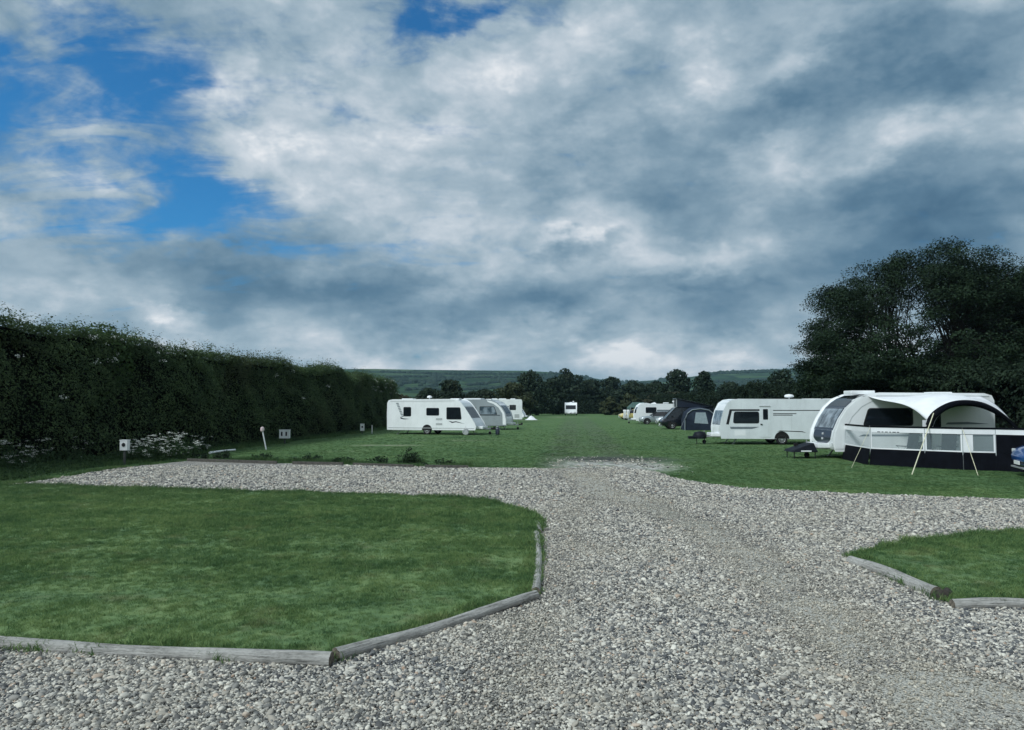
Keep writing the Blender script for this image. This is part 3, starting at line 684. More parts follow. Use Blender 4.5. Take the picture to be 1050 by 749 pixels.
def tree(name, x, y, h, w, seed, leafm, label, group=None, n=4200, size=.42, crown0=.12, shape=1., clumps=16, peak=1.):
    """a field tree: stem and limbs, with the foliage held in uneven clumps"""
    rr = np.random.default_rng(seed); o = empty(name, (x, y, 0))
    tb = MB(); trunk_tubes(tb, (0, 0, -.1), (rr.normal(0, .2), rr.normal(0, .2), h*.6), .028*h, .010*h, .02*h, rr)
    C = []; N = []; K = []
    for k in range(clumps):
        t = (k+.5)/clumps; z = h*(crown0+(1-crown0)*t*.88); env = (math.sin(math.pi*min(1., (.18+.82*t)**shape))**.6)*w/2
        a = k*2.4+rr.uniform(-.9, .9); r_ = env*rr.uniform(.25, .92)*(1 if t < .88 else .3)
        c = np.array([r_*math.cos(a), r_*math.sin(a), z]); s = np.array([w*.22, w*.22, h*.105])*rr.uniform(.55, 1.35); K.append((c, s))
    K.append((np.array([0, 0, h*.5]), np.array([w*.26, w*.26, h*.3])))
    K.append((np.array([rr.normal(0, w*.05), 0, h*.93]), np.array([w*.12, w*.12, h*.07*peak])))
    tot = sum(s[0]*s[2] for _, s in K)
    for c, s in K:
        m = int(n*s[0]*s[2]/tot); u = rr.normal(0, 1, (m, 3)); u /= np.linalg.norm(u, axis=1)[:, None]
        rad = rr.uniform(.45, 1.12, (m, 1))**.6; C.append(c+u*s*rad); N.append(u+np.array([0, 0, .3]))
        if rr.random() < .6: tb.tube([(0, 0, max(.1, c[2]*.55)), (c[0]*.5, c[1]*.5, c[2]*.8), tuple(c)], [.010*h, .007*h, .003*h], 5)
    C = np.concatenate(C); C[:, 2] = np.maximum(C[:, 2], .1)
    put('crown', leaf_cards('crown', C, np.concatenate(N), size, rr, .6, .75), leafm, o)
    tb.build('trunk', VEG['bark'], o, 60)
    return tag(o, label, 'tree', group)

def big_tree(x, y, h, rx, ry, seed, label, sparse=None, nt=420, lean=0., size=.17, leaves=150):
    rr = np.random.default_rng(seed); o = empty('broadleaf_tree', (x, y, 0)); tb = MB()
    z0 = 3.4; hz = h-z0
    trunk = trunk_tubes(tb, (0, 0, -.15), (lean*.3, .2, 2.3), .42, .34, .06, rr, 12)
    prim = []
    for k in range(11):
        a = k*2.399+.4; e = R(rr.uniform(22, 68)); d = np.array([math.cos(a)*math.cos(e)*rx*.80, math.sin(a)*math.cos(e)*ry*.80, 2.2+math.sin(e)*hz*.78])
        p0 = np.array([lean*.3, .2, 2.0+rr.uniform(0, .9)]); mid = p0*.55+d*.45+np.array([0, 0, -.1*hz+rr.uniform(-.2, .9)])
        pts = [(1-t)**2*p0+2*t*(1-t)*mid+t*t*d+rr.normal(0, .10, 3)*(0 < t < 1) for t in np.linspace(0, 1, 9)]
        tb.tube([tuple(p) for p in pts], [.20*(1-t)+.035 for t in np.linspace(0, 1, 9)], 7); prim.append(np.array(pts))
    P = np.concatenate([p[2:] for p in prim]); used = np.zeros(len(P))
    C = []; N = []
    for k in range(nt):
        u = rr.normal(0, 1, 3); u /= np.linalg.norm(u); u = u/(np.sum(np.abs(u)**2.7)**(1/2.7))
        if u[2] < -.34: u[2] = -.34*rr.random()
        lob = 1+.075*mnoise.noise(Vector(u)*2.3+Vector((seed, 0, 0)))+.05*mnoise.noise(Vector(u)*5.+Vector((seed, 3, 0)))
        rad = rr.uniform(.80, 1.0)*lob
        q = np.array([u[0]*rx, u[1]*ry, z0+(u[2]*.76+.26)*hz*.98])*np.array([rad, rad, 1])
        q[2] = z0+(q[2]-z0)*rad; q[0] += lean
        if sparse and rr.random() < sparse(q, u): continue
        j = np.argmin(np.linalg.norm((P-q)*np.array([1, 1, .8]), axis=1)+rr.random(len(P))*1.2+used*.16); b = P[j]; used[j] += 1
        mid = (b+q)/2+rr.normal(0, .5, 3)+np.array([0, 0, .25])
        pts = [(1-t)**2*b+2*t*(1-t)*mid+t*t*q for t in np.linspace(0, 1, 6)]
        tb.tube([tuple(p) for p in pts], [.030*(1-t)+.009 for t in np.linspace(0, 1, 6)], 5, False)
        # sprays along the last part of the branch
        for t, cnt, sp in ((1., leaves, .44), (.78, leaves//3, .36), (.55, leaves//8, .3)):
            c = (1-t)**2*b+2*t*(1-t)*mid+t*t*q; m = int(cnt*rr.uniform(.6, 1.3)); s = np.array([sp*1.25, sp*1.25, sp*.62])
            g = rr.normal(0, 1, (m, 3)); g /= (1+.25*np.linalg.norm(g, axis=1))[:, None]; C.append(c+g*s); N.append(np.tile(u*.5+np.array([0, 0, .8]), (m, 1)))
    put('crown', leaf_cards('crown', np.concatenate(C), np.concatenate(N), size, rr, .6, .55), VEG['ash'], o)
    tb.build('trunk', VEG['bark'], o, 60)
    return tag(o, label, 'tree')

def cow_parsley(x, y, s, seed, label):
    rr = np.random.default_rng(seed); o = empty('cow_parsley', (x, y, 0)); st = MB(); C = []; N = []; L = []; LN = []
    for k in range(int(16*s)+7):
        a = rr.uniform(0, 6.28); r_ = .55*s*math.sqrt(rr.random()); b = (r_*math.cos(a), r_*math.sin(a)*.7, 0); h = rr.uniform(.22, 1.)*(.5+.5*s)
        t = (b[0]*1.25+rr.normal(0, .06), b[1]*1.25+rr.normal(0, .06), h); st.tube([b, ((b[0]+t[0])/2+rr.normal(0, .02), (b[1]+t[1])/2, h*.55), t], [.007, .005, .003], 4, False)
        for j in range(rr.integers(1, 5)):
            c = np.array(t)+np.array([rr.normal(0, .08), rr.normal(0, .08), rr.uniform(-.06, .05)]); m = rr.integers(9, 18)
            g = rr.normal(0, 1, (m, 3))*np.array([.034, .034, .010]); C.append(c+g); N.append(np.tile([0, -.35, 1.], (m, 1))); st.tube([t, tuple(c)], [.003, .002], 3, False)
        m = 34; z = rr.uniform(.02, h*.85, m); L.append(np.stack([b[0]+(t[0]-b[0])*z/h+rr.normal(0, .10, m), b[1]+rr.normal(0, .10, m), z], 1)); LN.append(rr.normal(0, 1, (m, 3))+np.array([0, 0, .6]))
    put('blossom', leaf_cards('blossom', np.concatenate(C), np.concatenate(N), .026, rr, .5, .95), VEG['white'], o)
    put('leaves', leaf_cards('leaves', np.concatenate(L), np.concatenate(LN), .085, rr, .5, .5), VEG['stem'], o)
    st.build('stems', VEG['stem'], o)
    return tag(o, label, 'wild plant', 'cow parsley along the hedge foot')

def weed_clump(px, py, w, h, seed, label):
    rr = np.random.default_rng(seed); c = at(px, py); n = int(150+900*w*h); C = []
    for k in range(int(5+14*w)):
        b = (rr.normal(0, w*.4), rr.normal(0, w*.22), 0); l = h*rr.uniform(.45, 1.)*math.exp(-(b[0]/w)**2); t = (b[0]+rr.normal(0, .07), b[1]+rr.normal(0, .07), l)
        m = n//12; z = rr.random(m); C.append(np.stack([b[0]+(t[0]-b[0])*z+rr.normal(0, .06, m), b[1]+(t[1]-b[1])*z+rr.normal(0, .06, m), z*l+.01], 1))
    C = np.concatenate(C); o = put('weed_clump', leaf_cards('weed_clump', C, rr.normal(0, 1, (len(C), 3))+np.array([0, -.3, .5]), .075, rr, .4, .45), VEG['dark']); o.location = (c.x, c.y, 0); return tag(o, label, 'weeds', 'dark weeds along the edge of the gravel arm')

def vegetation():
    veg_mats()
    for k, (px, py, w, h, l) in enumerate(((206, 470.5, .5, .22, 'low dark weeds just behind the corner of the gravel arm'), (232, 471.5, .7, .30, 'dark weeds below the lying white pole at the gravel edge'), (272, 473, .6, .28, 'dark weeds at the gravel edge below the leaning white post'),
            (316, 474.2, .7, .26, 'dark weeds at the gravel edge just right of the wide white box'), (352, 475, .6, .22, 'low dark weeds midway along the far gravel edge'), (388, 475.6, .5, .24, 'small dark weeds just left of the big weed clump'),
            (420, 475.4, .55, .50, 'biggest dark weed clump on the far gravel edge below the nearest white caravan'), (452, 477.5, .6, .20, 'low dark weeds just right of the big weed clump'))): weed_clump(px, py, w*1.15, h*1.3, 400+k, l)
    lin = lambda pts: (lambda s: np.interp(s, [p[0] for p in pts], [p[1] for p in pts]))
    # the tall hedge on the left, walking away from the camera (its face is on the right)
    hedge('tall_hedge', [(-20.5, 9), (-18.8, 20), (-17.2, 28), (-15.1, 38), (-13.5, 50), (-12.5, 62), (-12.1, 80)], lin([(0, 5.3), (18, 5.3), (26, 5.2), (36, 4.95), (54, 4.8), (64, 4.6), (73, 4.4)]), 2.6, 21, VEG['hedge'], 300, .085,
          'long tall dark green hedge with white blossom along the left of the field', blossom=[(14, 22, 5, .45, 1.02), (21, 26, 20, .70, 1.05), (26, 46, 5, .4, 1.), (56, 72, 36, .7, 1.05)], lump=.46, shoots=1.7, sprays=9., under=.5)
    # elder growing through it
    rr = np.random.default_rng(4)
    t = tree('elder_bush', *deep(101, 350, 32.).xy, 5.75, 3.6, 31, VEG['elder'], 'rounded elder bush with white flower heads rising out of the tall hedge', n=5200, size=.12, crown0=.35, clumps=18)
    t['category'] = 'bush'
    # cow parsley
    spots = [(12, 482, 1.), (33, 478, 1.1), (52, 474, 1.25), (72, 473, 1.), (88, 470, .8), (4, 470, .9), (141, 474, 1.), (156, 473, 1.3), (173, 472, 1.3), (189, 470, .95), (205, 465, .55)]
    lab = ['low cow parsley clump near the gravel tip at the left edge of the photo', 'bushy cow parsley in front of the hedge, left of the tallest white clump', 'broad cow parsley clump thick with white flowers at the hedge foot', 'cow parsley on the right shoulder of the broad white clump',
           'small sparse cow parsley ending the left patch, well before the white box', 'cow parsley half hidden at the hedge foot at the left photo edge', 'cow parsley just right of the nearest white box', 'dense white cow parsley in the middle of the patch by the nearest white box',
           'tall cow parsley clump behind the corner of the gravel arm', 'thinner cow parsley at the right end of the patch beside the gravel', 'single small cow parsley plant standing alone beyond the gravel corner']
    for k, ((px, py, s), l) in enumerate(zip(spots, lab)):
        p = at(px, py); cow_parsley(p.x, p.y, s, 60+k, l)
    # nettles and rough growth of the verge below the hedge
    rr = np.random.default_rng(77); n = 26000; Y = rr.uniform(13, 60, n); hx = np.interp(Y, [9,20,28,38,50,62,80], [-20.5,-18.8,-17.2,-15.1,-13.5,-12.5,-12.1])
    wv = np.interp(Y, [13, 20, 26, 31, 36, 60], [4.6, 4.2, 3.0, 2.2, 1.0, .6]); t = rr.random(n); X = hx+t*wv*(.75+.5*quick_noise(Y, Y*0, .5, 3)); top = (.16+.62*quick_noise(X, Y, 1.1, 71)*quick_noise(X, Y, .4, 72)*1.8)*(1-t**3)*np.interp(Y, [13, 34, 42], [1., .9, .45])
    k = ~inside(GRAVEL, X-.25, Y) & ~inside(GRAVEL, X+.25, Y) & ~inside(LAWN, X, Y); X, Y, top = X[k], Y[k], top[k]; Z = top*rr.random(len(X))**.6+.01
    o = put('verge_weeds', leaf_cards('verge_weeds', np.stack([X, Y, Z], 1), rr.normal(0, 1, (len(X), 3))+np.array([.2, -.3, .7]), .085, rr, .4, .42), VEG['stem'])
    tag(o, 'rough dark weeds and nettles along the foot of the tall hedge', 'weeds', kind='stuff')
    # right-hand side: hedge behind the caravans, the big trees
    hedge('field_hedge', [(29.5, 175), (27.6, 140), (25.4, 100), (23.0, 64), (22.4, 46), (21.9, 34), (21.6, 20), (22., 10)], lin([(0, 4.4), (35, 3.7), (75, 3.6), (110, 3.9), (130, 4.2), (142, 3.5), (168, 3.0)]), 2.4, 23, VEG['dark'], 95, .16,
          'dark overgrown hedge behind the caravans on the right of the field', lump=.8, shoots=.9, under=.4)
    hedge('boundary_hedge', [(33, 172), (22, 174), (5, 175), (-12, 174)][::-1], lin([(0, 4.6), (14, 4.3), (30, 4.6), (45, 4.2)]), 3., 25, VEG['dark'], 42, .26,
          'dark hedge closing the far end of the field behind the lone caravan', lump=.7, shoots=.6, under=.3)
    def gaps(q, u):
        # thin places low in the middle of the crown, where sky shows between the limbs
        a = math.exp(-((q[0]-.8)/3.9)**2-((q[2]-6.5)/1.9)**2); b = math.exp(-((q[0]+2.6)/2.4)**2-((q[2]-5.0)/.7)**2)
        return min(.80, .98*a+.7*b) if abs(u[0]) < .9 else 0
    big_tree(25.8, 46., 11.5, 7.1, 6.4, 5, 'great spreading broadleaf tree with sky showing through its limbs behind the awning', gaps, 950, 0., .125, 230)
    big_tree(34.0, 47., 11.2, 5.2, 5.2, 12, 'tall tree at the right edge of the photo, joined to the great tree', None, 560, 0., .125, 230)
    # bushes and trees beyond the pitches: px, top py, width px, depth, leaf, label
    rows = [
        (410, 404, 52, 92, 'brown', 'brownish bramble thicket between the tall hedge and the nearest white caravan', 'bramble_bush'),
        (462, 389.5, 40, 120, 'far', 'rounded dark tree standing above the roof of the nearest white caravan', 'field_tree'),
        (497, 399, 34, 135, 'far', 'low round tree behind the second caravan roof', 'field_tree'),
        (543, 380, 46, 150, 'dark', 'tallest dark tree left of the far caravan', 'field_tree'),
        (527, 392, 40, 128, 'olive', 'olive green bush in front of the tallest dark tree on the left', 'field_tree'),
        (567, 388, 30, 165, 'dark', 'narrow dark tree between the tallest left tree and the peaked one', 'field_tree'),
        (583, 377.5, 36, 195, 'far', 'peaked tree rising right behind the far caravan', 'field_tree'),
        (607, 389, 34, 200, 'far', 'loose tree right of the peaked one, against the hill dip', 'field_tree'),
        (628, 386, 30, 215, 'far', 'slim tree in the dip between the two hill crests', 'field_tree'),
        (650, 390, 40, 200, 'far', 'broad low tree beside the dark double tree', 'field_tree'),
        (672, 391, 30, 185, 'dark', 'small dark tree under the left flank of the double tree', 'field_tree'),
        (694, 378.5, 40, 160, 'dark', 'broad dark tree, the bigger half of the double tree above the pop-top roof', 'field_tree'),
        (722, 380, 26, 158, 'dark', 'narrow dark tree, the slimmer half of the double tree', 'field_tree'),
        (748, 391.5, 36, 140, 'far', 'low round tree above the front of the caravan with the roof aerial', 'field_tree'),
        (774, 393, 36, 128, 'olive', 'olive bush left of the dark round tree by the aerial', 'field_tree'),
        (802, 378.5, 44, 112, 'dark', 'dark round tree rising just behind the roof aerial', 'field_tree'),
        (834, 384, 36, 100, 'dark', 'dark tree filling the gap before the great spreading tree', 'field_tree'),
        (440, 398, 40, 150, 'far', 'distant tree low over the rear roof of the nearest white caravan', 'field_tree'),
        (625, 407, 22, 158, 'olive', 'small olive bush in front of the dark end hedge', 'field_bush'),
        (645, 404, 24, 150, 'olive', 'pale rounded bush behind the green tent', 'field_bush'),
        (760, 401, 90, 100, 'brown', 'wide brownish scrub above the caravan with the roof aerial', 'bramble_bush'),
        (690, 402, 80, 150, 'brown', 'wide brownish scrub behind the pop-top campervan', 'bramble_bush'),
        (900, 376, 70, 54, 'dark', 'dark shrub mass filling the space under the great tree', 'field_bush'),
        (965, 374, 80, 55, 'dark', 'dark shrub mass behind the awning arch', 'field_bush'),
        (1035, 370, 70, 53, 'dark', 'dark shrub at the right edge under the second tall tree', 'field_bush'),
    ]
    for k, (px, py, w, d, lm, label, nm) in enumerate(rows):
        p = deep(px, py, d); W = w/FPX*d; H = p.z
        near = d < 60
        bush = nm != 'field_tree'
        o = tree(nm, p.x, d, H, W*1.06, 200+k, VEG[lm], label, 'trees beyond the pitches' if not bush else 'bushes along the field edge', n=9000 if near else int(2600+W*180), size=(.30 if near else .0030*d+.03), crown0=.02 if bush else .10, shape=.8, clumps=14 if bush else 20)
        o['category'] = 'bush' if bush else 'tree'

# ------------------------------------------------------------------ caravans, cars, tents
K = {}
def kit_mats():
    K['white'] = mat('caravan_white', (.80,.82,.82), .32, var=.04, vscale=1.5, coat=.3, dirt=.10)
    K['silver'] = mat('caravan_silver', (.36,.40,.42), .34, .35, var=.06, vscale=1.5, coat=.3, dirt=.15)
    K['grey'] = mat('caravan_grey', (.70,.74,.75), .34, .05, var=.05, vscale=1.5, coat=.3, dirt=.15)
    K['trim'] = mat('black_trim', (.007,.008,.010), .5, var=.2)
    K['dark'] = mat('dark_underside', (.006,.006,.006), .95, var=.3)
    K['mid'] = mat('grey_decal', (.16,.19,.21), .4, var=.1)
    K['vent'] = mat('vent_grey', (.42,.44,.44), .5, var=.05)
    K['navy'] = mat('navy_panel', (.014,.020,.036), .3, var=.1, coat=.4)
    K['tyre'] = mat('tyre_rubber', (.007,.007,.008), .85, var=.25, vscale=20)
    K['alloy'] = mat('wheel_alloy', (.50,.51,.52), .35, .5, var=.08)
    K['steel'] = mat('galvanised_steel', (.32,.34,.35), .5, .7, var=.2)
    K['red'] = mat('red_lens', (.30,.012,.010), .2, coat=.6); K['lens'] = mat('clear_lens', (.62,.64,.65), .12, .3, coat=.8)
    m, p = new_mat('tinted_glass'); p.inputs['Base Color'].default_value = (.010,.014,.018,1); p.inputs['Roughness'].default_value = .06; p.inputs['Specular IOR Level'].default_value = .6; K['glass'] = m
    m, p = new_mat('pale_window'); o = objco()
    lk(mix(noise(mapping(o, scale=(1.3,1.3,.9)), 2., 3).step(.35, .65), (.05,.075,.095), (.24,.29,.33)), p.inputs['Base Color']); p.inputs['Roughness'].default_value = .08; p.inputs['Specular IOR Level'].default_value = .7; K['pale'] = m
    m, p = new_mat('clear_film'); p.inputs['Base Color'].default_value = (.42,.52,.56,1); p.inputs['Roughness'].default_value = .15; p.inputs['Alpha'].default_value = .13; K['film'] = m
    K['plate'] = mat('number_plate_white', (.78,.78,.76), .4, var=.03)

def rrect(x0, x1, z0, z1, r=.05, skew0=0., skew1=0., n=4):
    """rounded window outline; skews slide the top corners"""
    P = []
    for cx, cz, a0 in ((x1-r, z1-r, 0), (x0+r, z1-r, 90), (x0+r, z0+r, 180), (x1-r, z0+r, 270)):
        for k in range(n+1):
            a = R(a0+90*k/n); x, z = cx+r*math.cos(a), cz+r*math.sin(a); t = (z-z0)/(z1-z0)
            P.append((x+t*(skew0 if a0 in (90, 180) else skew1), z))
    return P
def prism_y(poly, y0, y1):
    m = MB(); n = len(poly)
    m.add([(x, y0, z) for x, z in poly]+[(x, y1, z) for x, z in poly], [tuple(range(n)), tuple(reversed(range(n, 2*n)))]+[(i, (i+1)%n, (i+1)%n+n, i+n) for i in range(n)]); return m
def make_wheel(parent, x, y, r, w, spokes=10, side=1):
    t = MB().lathe([(r*.62, -w/2), (r*.9, -w/2), (r, -w*.32), (r, w*.32), (r*.9, w/2), (r*.62, w/2)], 'Y', (x, y, r), 24, caps=False).build('wheel', K['tyre'], parent, 40)
    m = MB().lathe([(.02, w*.40), (r*.58, w*.36), (r*.62, w*.48), (r*.66, w*.5), (r*.66, -w*.2), (r*.6, -w*.2)] if side > 0 else [(r*.6, w*.2), (r*.66, w*.2), (r*.66, -w*.5), (r*.62, -w*.48), (r*.58, -w*.36), (.02, -w*.40)], 'Y', (x, y, r), 24)
    m.build('rim', K['alloy'], t, 30)
    d = MB()
    for k in range(spokes):
        a = 2*math.pi*(k+.5)/spokes; c = Vector((x+math.cos(a)*r*.40, y+side*w*.42, r+math.sin(a)*r*.40))
        d.box(c, (r*.30, .02, r*.10), Matrix.Rotation(-a, 3, 'Y'))
    d.build('spoke_gaps', K['dark'], t)
    return t

class Van:
    """a caravan body: side outline (x towards the front, z up), width, and fittings laid on its own panels"""
    def __init__(s, name, label, loc, rz, prof, W, m, group, cat='caravan', bev=.055):
        s.o = tag(empty(name, loc, rz), label, cat, group); s.W = W; s.prof = prof; s.m = m
        xs = [p[0] for p in prof]; s.L = max(xs); s.cx = s.L/2
        s.P = [(x-s.cx, z) for x, z in prof]
        s.body = prism_y(s.P, -W/2, W/2).build('body', m, s.o, 32, bev)
        zt = max(z for _, z in prof); i0 = max(i for i, p in enumerate(s.P) if p[1] > zt-.03)
        s.front = s.P[i0:]                                              # descending front line
    def fx(s, z):
        f = s.front
        for (x0, z0), (x1, z1) in zip(f, f[1:]):
            if z0 >= z >= z1: t = (z0-z)/(z0-z1+1e-9); return x0+(x1-x0)*t, Vector((z0-z1, 0, x1-x0)).normalized()
        return f[0][0], Vector((1, 0, 0))
    def x(s, v): return v-s.cx                                          # metres from the rear
    def f(s, v): return s.L-v-s.cx                                      # metres from the nose
    def side(s, name, poly, m, sides, th=.012, base=.0, parent=None, frame=None):
        out = []
        for sd in sides:
            y = sd*s.W/2; a = prism_y(poly, y-sd*.01, y+sd*(th+base)).build(name, m, parent or s.o)
            if frame:
                cx = sum(p[0] for p in poly)/len(poly); cz = sum(p[1] for p in poly)/len(poly)
                big = [(cx+(p[0]-cx)*(1+.07), cz+(p[1]-cz)*(1+.12)) for p in poly]
                prism_y(big, y-sd*.01, y+sd*(th+base-.004)).build('window_frame', frame, a)
            out.append(a)
        return out
    def face(s, name, z0, z1, y0, y1, m, off=.014, parent=None, sub=10, narrow=0., uround=0.):
        """a panel lying on the curved front between two heights"""
        V = []; n = 8
        for i in range(sub+1):
            z = z1+(z0-z1)*i/sub; x, nr = s.fx(z); k = 1-narrow*(1-i/sub); t = i/sub
            if uround: k *= math.sqrt(max(0., 1-max(0, (t-(1-uround))/uround)**2))*.999+.001
            ym, yh = (y0+y1)/2, (y1-y0)/2*k
            for j in range(n+1):
                y = ym-yh+2*yh*j/n; V.append((x+nr.x*off, y, z+nr.z*off))
        N = len(V); V += [(x-.03, y, z-.01) for x, y, z in V]; F = []
        g = lambda i, j, q=0: q*N+i*(n+1)+j
        for i in range(sub):
            for j in range(n): F += [(g(i,j), g(i,j+1), g(i+1,j+1), g(i+1,j)), (g(i,j,1), g(i+1,j,1), g(i+1,j+1,1), g(i,j+1,1))]
            F += [(g(i,0), g(i+1,0), g(i+1,0,1), g(i,0,1)), (g(i,n), g(i,n,1), g(i+1,n,1), g(i+1,n))]
        for j in range(n): F += [(g(0,j), g(0,j,1), g(0,j+1,1), g(0,j+1)), (g(sub,j), g(sub,j+1), g(sub,j+1,1), g(sub,j,1))]
        return MB().add(V, F).build(name, m, parent or s.o, 40)
    def running(s, wx, drawbar=1.15, twin=False, cover=True):
        W = s.W
        MB().box((0, 0, .37), (s.L*.80, W*.8, .10)).build('chassis', K['dark'], s.o)
        for wxx in ([wx-.42, wx+.42] if twin else [wx]):
            for sd in (-1, 1):
                arc = [(wxx+.40*math.cos(R(a)), .33+.40*math.sin(R(a))) for a in range(0, 181, 12)]
                prism_y(arc, sd*(W/2-.1), sd*(W/2+.004)).build('wheel_arch', K['dark'], s.o)
                make_wheel(s.o, wxx, sd*(W/2-.085), .31, .19, side=sd)
        n = s.f(0.)-.1
        for sd in (-1, 1): MB().bar((n-.4, sd*.55, .42), (n+drawbar*.8, sd*.06, .44), .06, .10).build('drawbar', K['steel'], s.o)
        MB().box((n+drawbar*.95, 0, .46), (.34, .10, .11)).box((n+drawbar*1.04, 0, .55), (.18, .05, .10)).build('hitch', K['dark'], s.o, bevel=.012)
        j = MB().tube([(n+drawbar*.70, .16, .75), (n+drawbar*.70, .16, .16)], .028, 8).build('jockey_wheel', K['steel'], s.o, 50)
        MB().lathe([(.03, -.035), (.10, -.04), (.115, 0), (.10, .04), (.03, .035)], 'Y', (n+drawbar*.70, .16, .115), 14).build('tyre', K['tyre'], j, 40)
        if cover: MB().box((n+.20, 0, .52), (.62, 1.25, .20)).build('drawbar_fairing', K['white'], s.o, bevel=.05)
        for sx in (-1, 1):
            for sd in (-1, 1):
                MB().bar((sx*s.L*.36, sd*W*.36, .40), (sx*s.L*.40, sd*W*.38, .02), .05).box((sx*s.L*.40, sd*W*.38, .012), (.18, .14, .02)).build('corner_steady', K['steel'], s.o)
        for sd in (-1, 1): prism_y([(-s.cx+.25, .40), (wx-.5, .40), (wx-.5, .30), (-s.cx+.35, .30)], sd*(W/2-.02), sd*(W/2-.05)).build('side_skirt', s.m, s.o)
    def vent(s, x, y=0., w=.5, l=.7, h=.10, m=None):
        zt = max(z for _, z in s.P); MB().box((x, y, zt+h/2-.01), (l, w, h)).build('roof_vent', m or K['white'], s.o, bevel=.035)
    def dome(s, x, y, r=.16, h=.30):
        zt = max(z for _, z in s.P); MB().tube([(x, y, zt-.02), (x, y, zt+.16)], .03, 8).lathe([(.03, .13), (r, .15), (r*1.1, .22), (r*.8, .29), (.02, .32)], 'Z', (x, y, zt), 16).build('roof_aerial', K['white'], s.o, 50)
    def rear_lights(s):
        for sd in (-1, 1): MB().box((-s.cx-.008, sd*(s.W/2-.16), 1.0), (.03, .14, .55)).build('tail_light', K['red'], s.o, bevel=.01)
        MB().box((-s.cx-.012, 0, 1.75), (.03, s.W*.55, .62)).build('rear_window', K['glass'], s.o, bevel=.012)
        MB().box((-s.cx-.02, 0, .52), (.05, s.W*.94, .22)).build('rear_bumper', K['vent'], s.o, bevel=.02)

